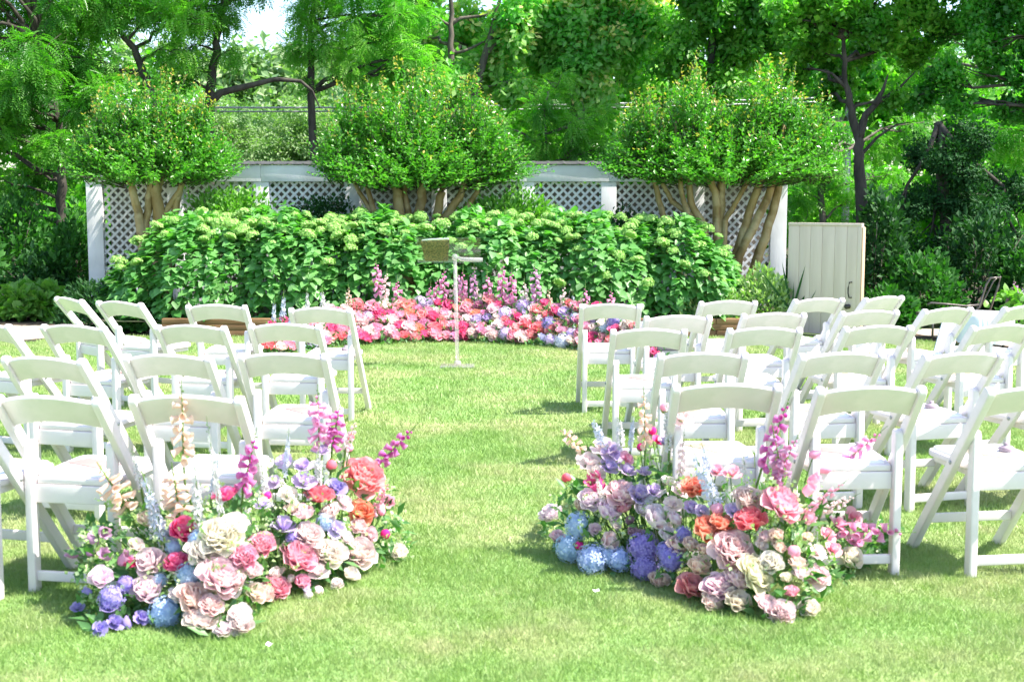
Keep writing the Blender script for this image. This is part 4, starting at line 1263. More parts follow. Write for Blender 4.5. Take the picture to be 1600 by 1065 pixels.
# every flower head is built about 1 unit across
def ball_flower(name, seed):
    """full peony: open guard petals, rings of cupped petals and a tight ruffled heart"""
    r_ = random.Random(seed)
    rings = [(7, .06, 92, .42, .42, .30, .30, .035, -.14), (8, .09, 74, .38, .42, .36, .30, .04, -.15), (9, .11, 56, .34, .40, .42, .26, .045, -.14),
             (9, .12, 42, .30, .37, .46, .20, .05, -.10), (9, .11, 30, .26, .34, .48, .14, .06, -.05), (8, .08, 18, .22, .32, .5, .05, .07, -.0), (6, .04, 8, .18, .30, .5, 0, .08, .03)]
    rings = [(n, a * r_.uniform(.9, 1.1), b * r_.uniform(.92, 1.08), c, d, e, f, g * r_.uniform(.8, 1.5), h) for n, a, b, c, d, e, f, g, h in rings]
    return flower(name, rings, seed)
K = {}
K['peony'] = [ball_flower("peony", s) for s in (1, 2, 3)]
K['open'] = [flower("open_peony", [(7, .06, 74, .50, .46, .5, .25, .05, -.12), (7, .05, 55, .44, .44, .6, .25, .06, -.08), (6, .04, 34, .36, .40, .7, .1, .08, -.05), (5, .05, 16, .26, .32, .8, 0, .08, 0)], s, (26, .10, .0, .22)) for s in (5, 6)]
K['rose'] = [flower("rose", [(6, .05, 76, .42, .42, .32, .30, .03, -.15), (6, .06, 56, .40, .42, .42, .30, .03, -.12), (6, .06, 38, .34, .40, .5, .22, .02, -.1), (5, .05, 22, .28, .38, .6, .12, .02, -.06), (4, .03, 9, .20, .36, .75, 0, .01, -.03)], s) for s in (8, 9, 10)]
K['sweetpea'] = [flower("sweet_pea", [(3, .02, 70, .62, .50, .1, .1, .12, -.05), (3, .02, 35, .48, .42, .3, 0, .14, 0), (2, .02, 10, .30, .32, .6, 0, .1, .02)], s) for s in (12, 13)]
def bell_mesh(seed):
    r_ = random.Random(seed); V, Fc, T = [], [], []
    prof = [(.03, -.5), (.20, -.44), (.31, -.2), (.32, .1), (.30, .32), (.36, .46)]
    n = 18
    for j, (rr, zz) in enumerate(prof):
        for k in range(n):
            a = 2*math.pi*k/n; lob = abs(math.sin(a * 3))
            q = rr * (1 + (.10 * lob if j > 1 else 0)) + (.06 * lob if j == 5 else 0)
            V.append((q*math.cos(a), q*math.sin(a), zz + (.14 * (lob - .5) if j == 5 else .03*(lob-.5)))); T.append(.12 * j)
    for j in range(len(prof)-1):
        for k in range(n): Fc.append((j*n+k, j*n+(k+1) % n, (j+1)*n+(k+1) % n, (j+1)*n+k))
    return fast_mesh("tulip_bell", np.array(V), [np.array(Fc)], [M['petal']], smooth=True, attr=T)
K['tulip'] = [bell_mesh(15), bell_mesh(16)]
# bud
def bud_mesh():
    mb = MB(); mb.lathe([(.001, -.45), (.25, -.4), (.46, -.1), (.44, .15), (.25, .42), (.001, .5)], 10, 0)
    mb.lathe([(.06, -.6), (.3, -.45), (.49, -.12), (.42, .02)], 7, 1)
    me = mb.mesh("flower_bud", [M['petal'], M['sepal']], smooth=True)
    return me
K['bud'] = [bud_mesh()]
def head_mesh(seed, n=85):
    """mop of small four-petalled florets"""
    r_ = np.random.default_rng(seed)
    d = norm(r_.normal(0, 1, (n*2, 3))); d = d[d[:, 2] > -.55][:n]
    # relax
    for _ in range(12):
        D = d[:, None] - d[None]; q = (D / (np.sum(D*D, -1, keepdims=True) + .01)).sum(1); d = norm(d + .006 * q)
    p = d * .46 * (1 + r_.normal(0, .045, (len(d), 1)))
    tv, f = [(0, 0, -.02)], []
    for k in range(4):
        a = k * math.pi / 2
        tv += [(math.cos(a-.5)*.42, math.sin(a-.5)*.42, .03), (math.cos(a)*.62, math.sin(a)*.62, .0), (math.cos(a+.5)*.42, math.sin(a+.5)*.42, .03)]
        f.append((0, 1+3*k, 2+3*k, 3+3*k))
    Rm_ = frames(norm(np.cross(d, r_.normal(0, 1, (len(d), 3)))), d + r_.normal(0, .2, (len(d), 3)))
    V, Fs_ = scatter(np.array(tv), [np.array(f)], p, Rm_, r_.uniform(.13, .18, len(d)))
    mb = MB(); mb.lathe([(.02, -.4), (.3, -.25), (.38, 0), (.3, .25), (.001, .37)], 10)
    F2 = np.array(mb.f) + len(V)
    T = np.concatenate([np.tile([.0] + [.5, .7, .5]*4, len(d)), np.zeros(len(mb.v))])
    return fast_mesh("hydrangea_head", np.concatenate([V, np.array(mb.v)]), [Fs_[0], F2], [M['petal']], smooth=False, attr=T)
K['hyd'] = [head_mesh(s) for s in (31, 32)]
# spikes: built along +z, unit length 1, head width given
def spike_mesh(kind, seed, w=.24):
    r_ = random.Random(seed)
    V, Fc, Mi, T = [], [], [], []
    def push(vs_, fs_, m, tt=None):
        b_ = len(V); V.extend(tuple(v) for v in vs_); Fc.extend(tuple(k+b_ for k in f) for f in fs_); Mi.extend([m]*len(fs_)); T.extend(tt or [0]*len(vs_))
    mb = MB(); mb.tube([(0,0,-.1), (.01,0,.5), (0,.01,1.0)], [.016, .013, .006], 5, cap=False); push(mb.v, mb.f, 1)
    if kind == 'fox':
        n = 19
        for i in range(n):
            f = i / n; z = .02 + .92 * f; a = i * 2.3 + r_.uniform(-.4, .4)
            s_ = w * (1.0 - .15 * f) * (.9 if f < .62 else max(.22, .9 - (f - .62) * 2.2))
            dn = R(118 - 35 * f + r_.uniform(-8, 8))
            Mt = Matrix.Translation((0, 0, z)) @ Matrix.Rotation(a, 4, 'Z') @ Matrix.Rotation(dn, 4, 'X')
            mb = MB()
            if f < .72:
                mb.lathe([(.03*s_, 0), (.13*s_, .12*s_), (.20*s_, .4*s_), (.23*s_, .72*s_), (.33*s_, .86*s_)], 7, M=Mt); push(mb.v, mb.f, 0, [0]*14 + [.3]*7 + [.8]*14)
            else:
                mb.lathe([(.02*s_, 0), (.22*s_, .25*s_), (.2*s_, .6*s_), (.001, .75*s_)], 6, M=Mt); push(mb.v, mb.f, 2 if f > .86 else 0)
    else:
        n = 30
        tv = []
        for i in range(n):
            f = i / n; z = .0 + .97 * f; a = i * 2.4 + r_.uniform(-.3, .3)
            s_ = w * r_.uniform(.75, 1.25) * (.44 if f < .55 else max(.12, .44 - (f - .55) * .8))
            Mt = Matrix.Translation((math.sin(a)*w*.30*(1-.6*f), -math.cos(a)*w*.30*(1-.6*f), z)) @ Matrix.Rotation(a, 4, 'Z') @ Matrix.Rotation(R(75 + r_.uniform(-15, 15)), 4, 'X')
            if f < .86:
                for k in range(5):
                    b1 = k * 2*math.pi/5
                    q = [(0,0,-.1*s_), (math.cos(b1-.45)*.55*s_, math.sin(b1-.45)*.55*s_, .1*s_), (math.cos(b1)*.85*s_, math.sin(b1)*.85*s_, .05*s_), (math.cos(b1+.45)*.55*s_, math.sin(b1+.45)*.55*s_, .1*s_)]
                    push([Mt @ Vector(p) for p in q], [(0,1,2,3)], 0, [0,.5,.7,.5])
            else:
                mb = MB(); mb.lathe([(.02*s_, 0), (.4*s_, .3*s_), (.001, .9*s_)], 5, M=Mt); push(mb.v, mb.f, 2)
    quads = np.array([f for f in Fc if len(f) == 4])
    mi = [m for f, m in zip(Fc, Mi) if len(f) == 4]
    return fast_mesh(kind + "_spike", np.array(V), [quads], [M['petal'], M['stem'], M['sepal']], smooth=(kind == 'fox'), mat_idx=mi, attr=T)
K['fox'] = [spike_mesh('fox', s) for s in (41, 42, 43)]
K['delph'] = [spike_mesh('delph', s) for s in (44, 45)]

COLR = {
 'W': (.98,.90,.85), 'CR': (.95,.90,.72), 'LP': (.98,.78,.79), 'P': (.98,.47,.62), 'H': (.92,.04,.32), 'C': (.98,.20,.27), 'CP': (.98,.42,.44), 'CO': (.95,.34,.20),
 'PE': (.98,.80,.70), 'LR': (.94,.82,.85), 'MA': (.55,.34,.42), 'B': (.48,.63,.88), 'V': (.36,.30,.74), 'L': (.66,.54,.82), 'PV': (.34,.27,.68), 'LB': (.58,.64,.80),
 'WH': (.70,.70,.72), 'MG': (.66,.08,.44), 'PM': (.80,.30,.56), 'PL': (.62,.30,.55), 'SP': (.88,.66,.52)}
NAMES = {'peony': 'peony', 'open': 'open_peony', 'rose': 'rose', 'sweetpea': 'sweet_pea', 'tulip': 'tulip', 'bud': 'flower_bud', 'hyd': 'hydrangea_head', 'fox': 'foxglove_spike', 'delph': 'delphinium_spike'}
fr = random.Random(99)
def put_flower(parent, org, kind, col, p, size, face=None, mats=K):
    me = fr.choice(K[kind])
    o = obj(NAMES[kind], me, parent)
    c = COLR[col]
    j = fr.uniform(.93, 1.06)
    o.color = (min(1, c[0]*j), min(1, c[1]*j*fr.uniform(.94, 1.06)), min(1, c[2]*j*fr.uniform(.94, 1.06)), 1)
    f = face or Vector((.32 + fr.gauss(0, .38), -.58 + fr.gauss(0, .28), .12 * 9 + fr.gauss(0, .25)))
    q = f.to_track_quat('Z', 'Y') @ Euler((0, 0, fr.uniform(0, 6.28))).to_quaternion()
    o.matrix_local = Matrix.Translation(p - org) @ q.to_matrix().to_4x4() @ Matrix.Scale(size, 4)
    return o
def put_spike(parent, org, kind, col, p_low, p_top, w_m):
    d = p_top - p_low; L = d.length
    me = fr.choice(K[kind])
    o = obj(NAMES[kind], me, parent)
    c = COLR[col]; o.color = (*c, 1)
    q = d.to_track_quat('Z', 'Y')
    sx = w_m / .24 / 1.25 if kind == 'fox' else w_m / .24 * .95
    o.matrix_local = Matrix.Translation(p_low - org) @ q.to_matrix().to_4x4() @ Matrix.Diagonal((sx, sx, L, 1))
    return o

DEP = .27
def arrangement(name, label, org, ymap, flowers, spikes, silh, filler_n, seed):
    """silh: list (px, top_py, bottom_py) outline of the mound; depth follows from the ground line"""
    t = thing(name, org, label, "flower arrangement")
    O = Vector(org)
    sx = [s[0] for s in silh]
    topf = lambda px: float(np.interp(px, sx, [s[1] for s in silh]))
    botf = lambda px: float(np.interp(px, sx, [s[2] for s in silh]))
    def depth(px, py):
        tb = botf(px); tt = topf(px)
        Yf = atz(px, tb, 0.0).y + .03
        v = (tb - py) / max(20, tb - tt)
        return Yf + DEP * max(0.0, min(v, 1.25)) ** 1.1
    stems = MB()
    def root(p):
        return Vector((O.x + (p.x - O.x) * .80, p.y + .10 + (O.y + .15 - p.y) * .45, .02))
    for (px, py, s, kind, col) in flowers:
        Y = depth(px, py)
        p = at(px, py, Y)
        size = s * mpp(Y) * {'peony': 1.28, 'open': 1.15, 'rose': 1.28, 'sweetpea': 1.4, 'tulip': 1.0, 'bud': 1.1, 'hyd': 1.12}[kind]
        if p.z < size * .35: p.z = size * .35
        face = None
        if kind == 'tulip': face = Vector(((px - 330) * .004 + fr.gauss(0, .5) if px < 400 else fr.gauss(.2, .4), -.5 + fr.gauss(0, .4), .45 + fr.gauss(0, .35)))
        put_flower(t, O, kind, col, p, size, face)
        stems.tube(wiggle(root(p) - O, p - O - Vector((0, -.02, size*.1)), 4, .03, fr.random(), .02), [.0035, .003, .003, .0028, .0025], 5, cap=False)
    for (px0, py0, px1, py1, w, kind, col) in spikes:   # low end, top end
        Y = min(depth(px0, py0), depth(px0, topf(px0)) + .02)
        a, c_ = at(px0, py0, Y), at(px1, py1, Y - .04)
        put_spike(t, O, kind, col, a, c_, w * mpp(Y))
        d = (a - c_)
        stems.tube([a - O, a - O + d * .25 + Vector((0, .02, -.05)), root(a) - O], [.005, .005, .005], 6, cap=False)
    props(obj("stems", stems.mesh(name + "_stems", M['stem'], smooth=True), t), kind="stuff")
    # leaves and small filler
    r_ = np.random.default_rng(seed)
    P, A, NN, S = [], [], [], []
    
    for i in range(filler_n):
        px = r_.uniform(sx[0], sx[-1]); v = r_.random() ** 1.1
        py = botf(px) + (topf(px) - botf(px)) * v * .97
        Y = depth(px, py) + r_.uniform(.0, .16)
        p = at(px, py, Y)
        p.z = max(.015, p.z)
        P.append(tuple(p - O)); A.append(r_.normal(0, .8, 3) + np.array([0, -.4, .2 + .5*v])); NN.append(r_.normal(0, .5, 3) + np.array([0, -.3, .8])); S.append(r_.uniform(.04, .085))
    P, A, NN, S = map(np.array, (P, A, NN, S))
    V, Fs = scatter(NARROW[0], NARROW[1], P, frames(A, NN), S)
    props(obj("leaves", fast_mesh(name + "_leaves", V, Fs, M['arr_leaf'], smooth=True), t), kind="stuff")
    # pale filler sprigs in the upper half
    P, A, NN, S = [], [], [], []
    for i in range(int(filler_n * .33)):
        px = r_.uniform(sx[0], sx[-1]); v = r_.uniform(.25, 1.12)
        py = botf(px) + (topf(px) - botf(px)) * v
        p = at(px, py, depth(px, py) + r_.uniform(-.06, .15)); p.z = max(.02, p.z)
        c0 = np.array(tuple(p - O))
        for q in range(6):
            P.append(c0 + r_.normal(0, .014, 3)); A.append(r_.normal(0, 1, 3)); NN.append(r_.normal(0, 1, 3)); S.append(r_.uniform(.012, .024))
    P, A, NN, S = map(np.array, (P, A, NN, S))
    wide = (LEAF[0] * np.array([1.5, 1, 1]), LEAF[1])
    V, Fs = scatter(wide[0], wide[1], P, frames(A, NN), S)
    props(obj("filler_sprigs", fast_mesh(name + "_filler", V, Fs, M['arr_filler'], smooth=True), t), kind="stuff")
    # water-soaked foam cage hidden inside
    return t, depth, O

LF = [(285,830,50,'rose','H'),(277,882,44,'rose','H'),(352,777,38,'open','H'),(203,880,22,'rose','H'),(229,813,34,'rose','PE'),(236,879,52,'rose','LR'),(230,925,54,'rose','LR'),(156,903,42,'rose','LR'),
 (212,852,28,'rose','LR'),(258,960,54,'hyd','B'),(295,899,42,'hyd','B'),(310,843,32,'hyd','B'),(272,855,26,'hyd','B'),(174,935,42,'hyd','V'),(196,912,26,'hyd','PV'),
 (121,951,20,'sweetpea','V'),(157,988,23,'sweetpea','V'),(178,974,25,'sweetpea','PV'),(198,974,22,'tulip','PV'),(172,952,27,'sweetpea','PV'),(220,966,22,'sweetpea','PV'),(137,923,15,'tulip','V'),
 (162,830,24,'tulip','PL'),(145,842,22,'tulip','PL'),(113,865,20,'tulip','PL'),(166,867,24,'tulip','PL'),(194,873,26,'tulip','PL'),(141,863,14,'bud','PL'),
 (343,838,60,'peony','W'),(365,818,42,'peony','W'),(318,862,48,'peony','W'),(345,903,62,'peony','LP'),(306,935,58,'peony','PE'),(315,968,50,'peony','W'),(283,930,34,'peony','W'),(330,945,36,'peony','PE'),
 (374,962,42,'rose','W'),(378,990,42,'rose','W'),(349,996,30,'rose','W'),(380,871,40,'peony','P'),(407,852,42,'peony','P'),(467,869,54,'peony','P'),(513,865,50,'peony','W'),(560,863,52,'peony','LP'),
 (560,824,32,'rose','LP'),(577,836,28,'rose','LP'),(565,803,44,'open','CO'),(566,745,62,'peony','CP'),(497,778,46,'open','C'),(474,803,38,'rose','LP'),(515,803,36,'peony','LP'),(482,836,42,'peony','LP'),
 (443,828,38,'sweetpea','L'),(457,841,22,'hyd','V'),(525,766,32,'sweetpea','PV'),(474,756,34,'sweetpea','L'),(445,722,26,'sweetpea','L'),(473,731,26,'sweetpea','L'),(502,708,26,'sweetpea','L'),(430,755,24,'sweetpea','L'),
 (507,815,28,'hyd','B'),(524,828,28,'sweetpea','L'),(430,918,42,'peony','P'),(399,927,36,'rose','PE'),(416,930,32,'rose','PE'),(395,892,32,'rose','LP'),(372,908,30,'rose','LP'),(473,910,28,'rose','P'),(498,898,30,'sweetpea','LR'),
 (497,923,18,'bud','W'),(498,942,14,'bud','LP'),(482,948,16,'bud','LR'),(548,915,32,'rose','W'),(527,921,22,'rose','W'),(602,834,16,'bud','H'),(622,865,32,'rose','W'),(606,782,26,'tulip','P'),(596,797,18,'tulip','P'),
 (548,683,12,'bud','C'),(546,700,13,'bud','P'),(518,727,18,'bud','C'),(416,774,17,'bud','H'),(478,925,18,'sweetpea','LB'),(450,775,28,'sweetpea','W'),(486,775,18,'sweetpea','L'),(412,790,24,'sweetpea','L'),
 (388,745,16,'bud','PM'),(434,900,26,'sweetpea','LR'),(455,800,26,'sweetpea','LP'),(540,840,24,'rose','W'),(250,905,24,'hyd','B'),(535,788,26,'sweetpea','LP'),(455,905,18,'rose','LR'),(265,835,24,'sweetpea','LB')]
LS = [(286,712,283,592,30,'fox','SP'),(279,795,267,722,40,'fox','SP'),(198,790,150,722,42,'fox','SP'),(380,762,402,668,28,'fox','MG'),(498,690,496,600,28,'fox','PM'),(519,694,532,628,28,'fox','MG'),
 (590,726,655,660,22,'fox','MG'),(255,842,218,728,26,'delph','LB'),(311,822,303,712,22,'delph','WH'),(498,760,497,695,16,'delph','WH'),(420,790,405,715,18,'delph','WH'),(240,835,234,760,20,'delph','WH'),(345,800,322,650,14,'delph','WH'),
 (470,800,430,735,14,'delph','W'),(445,740,452,668,12,'delph','LB'),(540,700,560,650,11,'fox','LP'),(330,770,345,700,12,'delph','LB'),(220,760,205,700,13,'delph','WH'),(585,800,612,745,12,'fox','P')]
LSIL = [(120,850,985),(150,800,1000),(200,790,990),(260,790,985),(330,780,1006),(380,770,1000),(425,745,945),(480,725,940),(530,715,925),(570,725,905),(610,760,890),(640,840,880)]
arrangement("floral_arrangement", "large pastel ground arrangement of peonies and foxgloves in front of the left chairs", (-1.0, 5.0, 0), None, LF, LS, LSIL, 1000, 101)
RF = [(861,803,36,'peony','LR'),(871,840,28,'rose','LP'),(905,821,44,'hyd','B'),(891,856,48,'hyd','B'),(926,874,50,'hyd','B'),(968,874,38,'hyd','B'),(948,868,30,'hyd','B'),(1005,856,52,'hyd','V'),(1007,888,44,'hyd','V'),(1050,872,42,'hyd','V'),(1068,834,26,'hyd','V'),(1040,860,30,'hyd','V'),
 (934,757,36,'tulip','H'),(919,783,42,'rose','LR'),(948,801,46,'rose','LR'),(930,827,22,'rose','LR'),(950,848,38,'rose','LP'),(974,773,50,'peony','LP'),(997,777,36,'sweetpea','L'),(988,830,18,'rose','MA'),(1002,834,18,'rose','MA'),(984,813,16,'rose','MA'),(995,848,14,'rose','MA'),
 (1025,813,54,'rose','LR'),(1043,838,34,'rose','LR'),(1053,812,28,'rose','LR'),(1057,854,38,'rose','PE'),(1078,852,30,'rose','PE'),(905,852,15,'bud','H'),(1092,886,42,'rose','PE'),(1078,921,50,'open','CP'),(1124,918,50,'peony','LP'),(1151,941,44,'open','CR'),(1112,945,34,'peony','LP'),
 (1023,911,26,'rose','PE'),(1039,905,22,'rose','PE'),(1029,928,22,'rose','PE'),(1102,832,54,'open','CO'),(1128,821,40,'open','CO'),(1084,765,40,'open','CO'),(1062,767,26,'sweetpea','LP'),(1173,817,52,'open','C'),(1145,860,62,'peony','LP'),(1169,781,44,'peony','LP'),
 (1181,896,58,'peony','CR'),(1204,880,42,'rose','W'),(1212,838,28,'rose','PE'),(1221,787,58,'peony','P'),(1216,855,26,'rose','PE'),(1245,880,30,'rose','PE'),(1275,899,40,'peony','LP'),(1251,897,32,'rose','W'),(1328,872,42,'rose','CR'),(1200,947,38,'peony','LP'),(1221,960,38,'peony','LP'),(1265,957,38,'rose','CR'),
 (1237,925,26,'rose','P'),(1263,811,22,'tulip','P'),(1359,807,18,'tulip','P'),(1271,749,22,'tulip','P'),(1263,765,24,'tulip','P'),(1288,732,22,'tulip','P'),(1273,710,20,'tulip','P'),(1330,809,28,'sweetpea','P'),(1308,821,28,'sweetpea','P'),(1290,838,28,'sweetpea','P'),(1335,845,24,'sweetpea','PM'),(1300,860,26,'sweetpea','P'),
 (1275,865,30,'sweetpea','LP'),(1262,840,20,'rose','PE'),(1240,862,22,'bud','P'),(1244,885,14,'bud','CR'),(1228,902,20,'rose','CR'),
 (956,710,32,'sweetpea','L'),(950,732,28,'sweetpea','L'),(978,738,28,'sweetpea','L'),(1005,740,22,'sweetpea','L'),(944,704,36,'sweetpea','LP'),(919,728,38,'sweetpea','LP'),(978,718,22,'sweetpea','P'),(930,740,28,'sweetpea','W'),(1001,698,13,'bud','H'),(1019,673,14,'bud','H'),(1027,690,18,'sweetpea','H'),(1039,637,16,'bud','P'),
 (1037,692,20,'sweetpea','L'),(1065,655,34,'sweetpea','LP'),(885,746,16,'bud','C'),(1143,742,28,'sweetpea','P'),(1120,738,22,'sweetpea','P'),(1050,790,26,'sweetpea','LR'),(1078,795,24,'sweetpea','L'),(1020,770,26,'sweetpea','L'),(1000,800,26,'sweetpea','LR'),(1045,755,22,'sweetpea','W'),(960,820,22,'rose','LR'),
 (1120,795,22,'bud','P'),(1125,860,28,'rose','LR'),(1100,860,26,'rose','PE'),(1150,905,36,'peony','LP'),(1145,800,26,'sweetpea','L'),(1196,840,26,'rose','LP'),(1190,850,22,'rose','W'),(975,795,26,'rose','P'),(905,790,24,'rose','PE'),(1095,800,22,'sweetpea','L')]
RS = [(946,700,922,648,20,'delph','LB'),(970,698,967,648,18,'delph','WH'),(1008,690,1005,600,20,'fox','SP'),(908,702,870,664,18,'fox','SP'),(1118,785,1078,695,30,'delph','LB'),(1192,725,1238,612,24,'fox','MG'),(1212,748,1252,672,22,'fox','PM'),
 (1312,728,1388,665,20,'fox','PM'),(1310,830,1432,832,26,'fox','PM'),(1222,742,1205,660,26,'fox','PL'),(1000,790,1050,760,14,'delph','WH'),(1045,700,1040,620,16,'delph','WH'),(1110,740,1095,690,18,'delph','LB'),(945,790,930,740,14,'delph','W'),(1285,800,1345,770,13,'fox','LP'),(1165,760,1160,695,12,'delph','WH'),(1062,740,1070,668,12,'fox','LP'),(985,700,990,640,11,'delph','LB'),(1260,800,1330,745,12,'fox','P')]
RSIL = [(850,800,850),(880,760,885),(920,735,905),(960,715,905),(1010,720,915),(1060,735,935),(1110,755,960),(1160,760,968),(1210,765,980),(1260,770,980),(1300,800,930),(1350,820,905),(1400,820,860)]
arrangement("floral_arrangement", "large ground arrangement with blue hydrangeas and coral peonies in front of the right chairs", (1.0, 5.15, 0), None, RF, RS, RSIL, 1000, 102)

# altar flowers along the hedge
def altar():
    t = thing("altar_flower_border", (-.2, 14.0, 0), "long low crescent of pink and coral flowers at the foot of the hydrangeas", "flower border")
    O = Vector((-.2, 14.0, 0))
    r_ = random.Random(55)
    bot = lambda px: float(np.interp(px, [415, 480, 560, 700, 850, 930, 985, 1040], [556, 550, 541, 535, 543, 551, 562, 574]))
    hgt = lambda px: float(np.interp(px, [415, 480, 540, 600, 700, 800, 900, 960, 1040], [48, 58, 66, 68, 66, 70, 74, 70, 50]))
    cols_l = ['P','LP','B','H','LB','LP','C','L','PE']
    cols_m = ['P','H','LP','CP','H','P','C','LP','P','CP','CO','H','LP','PM','L','P']
    cols_r = ['P','L','LB','H','P','LP','PV','PM','CP','C','W']
    n = 0
    pts = []
    for row in range(5):
        px = 418 + r_.uniform(0, 8)
        while px < 1035:
            pts.append((px, row)); px += r_.uniform(11, 20)
    r_.shuffle(pts)
    for px, row in pts[:280]:
        f = (row + r_.uniform(0, 1)) / 5
        py = bot(px) - 8 - f * (hgt(px) - 8)
        Yb = atz(px, bot(px), 0).y
        Y = Yb + .05 + .45 * f
        p = at(px, py, Y)
        cl = cols_l if px < 500 else (cols_r if px > 845 else cols_m)
        c = r_.choice(cl)
        kind = r_.choice(['hyd'] if c in ('B', 'LB', 'WH', 'PV', 'L') and r_.random() < .6 else ['rose', 'peony', 'peony', 'open', 'rose'])
        s = r_.uniform(19, 32) * (1 if kind != 'hyd' else 1.0)
        size = s * mpp(Y)
        p.z = max(p.z, size * .4)
        put_flower(t, O, kind, c, p, size)
    for px, y1, y0, w, c in [(440,465,520,14,'LB'),(425,475,530,12,'LB'),(508,460,500,14,'WH'),(545,455,480,8,'SP'),(592,415,452,14,'PM'),(620,443,480,14,'PM'),(600,430,470,12,'LP'),(693,425,475,14,'PM'),(718,430,470,12,'PL'),(724,425,480,12,'PM'),
                             (740,425,470,11,'PL'),(765,432,478,14,'PM'),(784,415,470,14,'PM'),(800,428,470,13,'PM'),(838,420,465,15,'PL'),(820,445,480,12,'LP'),(668,450,490,10,'PM'),(680,440,485,10,'PM'),(705,445,485,10,'LP'),
                             (880,450,500,12,'LP'),(915,452,500,13,'PM'),(955,460,490,12,'PM'),(860,455,500,10,'SP'),(655,465,500,10,'LP'),(750,450,495,10,'LP'),(895,465,510,10,'LB'),(480,462,500,10,'WH')]:
        Y = atz(px, bot(px), 0).y + .5
        a, c_ = at(px, y0 + 6, Y), at(px + r_.uniform(-6, 6), y1 - 14, Y)
        put_spike(t, O, 'fox' if c in ('PM', 'PL', 'SP', 'LP') else 'delph', c, a, c_, w * mpp(Y))
    rr = np.random.default_rng(8)
    P, A, NN, S = [], [], [], []
    for i in range(5200):
        px = rr.uniform(415, 1042); f = rr.random()
        py = bot(px) - f * hgt(px) * 1.05
        Y = atz(px, bot(px), 0).y + .08 + .5 * f
        p = at(px, py, Y + rr.uniform(-.13, .08)); p.z = max(.015, p.z)
        P.append(tuple(p - O)); A.append(rr.normal(0, .8, 3) + np.array([0, -.3, .6])); NN.append(rr.normal(0, .6, 3) + np.array([0, -.4, .6])); S.append(rr.uniform(.03, .08))
    P, A, NN, S = map(np.array, (P, A, NN, S))
    V, Fs = scatter(NARROW[0], NARROW[1], P, frames(A, NN), S)
    props(obj("leaves", fast_mesh("altar_leaves", V, Fs, M['arr_leaf'], smooth=True), t), kind="stuff")
    mb = MB()
    for i in range(120):
        px = rr.uniform(420, 1035); Y = atz(px, bot(px), 0).y + .3
        p = at(px, bot(px) - hgt(px) * .8, Y + .15)
        mb.tube([Vector((p.x, Y, .01)) - O, p - O], .004, 4, cap=False)
    props(obj("stems", mb.mesh("altar_stems", M['stem']), t), kind="stuff")
altar()

# foxglove plant at the right edge
O = Vector(fp.location)
for (a, b_, w, c) in [((1588,470),(1584,432),9,'PL'),((1598,475),(1599,445),10,'L'),((1575,475),(1578,458),8,'PL')]:
    put_spike(fp, O, 'fox', c, at(a[0], a[1], 14.6), at(b_[0], b_[1], 14.6), w * mpp(14.6))
r_ = np.random.default_rng(5)
n = 260
p = np.stack([r_.normal(0, .14, n), r_.normal(0, .12, n), r_.uniform(.05, .5, n)], -1)
V, Fs = scatter(HEART[0], HEART[1], p, frames(r_.normal(0, 1, (n, 3)) + np.array([0, -.2, .3]), r_.normal(0, .4, (n, 3)) + np.array([0, 0, 1])), r_.uniform(.06, .12, n))
props(obj("leaves", fast_mesh("plant_leaves", V, Fs, M['azalea']), fp), kind="stuff")

# ================================================================== PATIO THINGS
# wrought metal lounge chair
py_ = 14.1
pc = thing("patio_lounge_chair", (P_(1520, 500, py_)[0], py_, 0), "bronze metal patio lounge chair with scrolled back at the right beyond the rows", "patio chair")
O = Vector(pc.location); q_ = lambda px, py, dy=0: at(px, py, py_ + dy) - O
for dy in (-.28, .28):
    mb = MB(); mb.tube([q_(1505, 500, dy), q_(1530, 480, dy), q_(1541, 445, dy), q_(1548, 434, dy), q_(1563, 433, dy), q_(1560, 446, dy), q_(1545, 490, dy)], .012, 8)
    obj("back_frame", mb.mesh("lounge_back_frame", M['iron'], smooth=True), pc)
    mb = MB(); mb.tube([q_(1449, 476, dy), q_(1455, 473, dy), q_(1480, 475, dy), q_(1510, 478, dy), q_(1530, 476, dy)], .011, 8)
    obj("armrest", mb.mesh("lounge_arm", M['iron'], smooth=True), pc)
    mb = MB(); mb.tube([q_(1458, 495, dy), Vector(((q_(1458, 495, dy)).x, dy, .02))], .012, 8); mb.tube([q_(1538, 495, dy), Vector(((q_(1542, 495, dy)).x, dy, .02))], .012, 8)
    mb2 = MB(); mb2.tube([q_(1458, 495, dy), Vector(((q_(1458, 495, dy)).x, dy, .02))], .012, 8); obj("leg", mb2.mesh("lounge_leg", M['iron'], smooth=True), pc)
    mb2 = MB(); mb2.tube([q_(1538, 495, dy), Vector(((q_(1542, 495, dy)).x, dy, .02))], .012, 8); obj("leg", mb2.mesh("lounge_leg", M['iron'], smooth=True), pc)
for i, f in enumerate((.12, .32, .5, .68, .88)):
    dy = -.28 + .56 * f
    mb = MB(); mb.tube([q_(1530, 482, dy), q_(1541, 462, dy), q_(1552, 440, dy), q_(1558, 434, dy)], .008, 6)
    obj("back_slat", mb.mesh("lounge_slat", M['iron'], smooth=True), pc)
mb = MB()
a, b_ = q_(1455, 496, -.27), q_(1545, 496, .27)
mb.box(a.x, b_.x, -.27, .27, a.z - .02, a.z + .02)
obj("seat_sling", mb.mesh("lounge_seat", M['iron'], bevel=.008), pc)
mb = MB(); mb.tube([q_(1563, 433, -.28), q_(1563, 433, .28)], .012, 8); obj("top_rail", mb.mesh("lounge_top", M['iron'], smooth=True), pc)
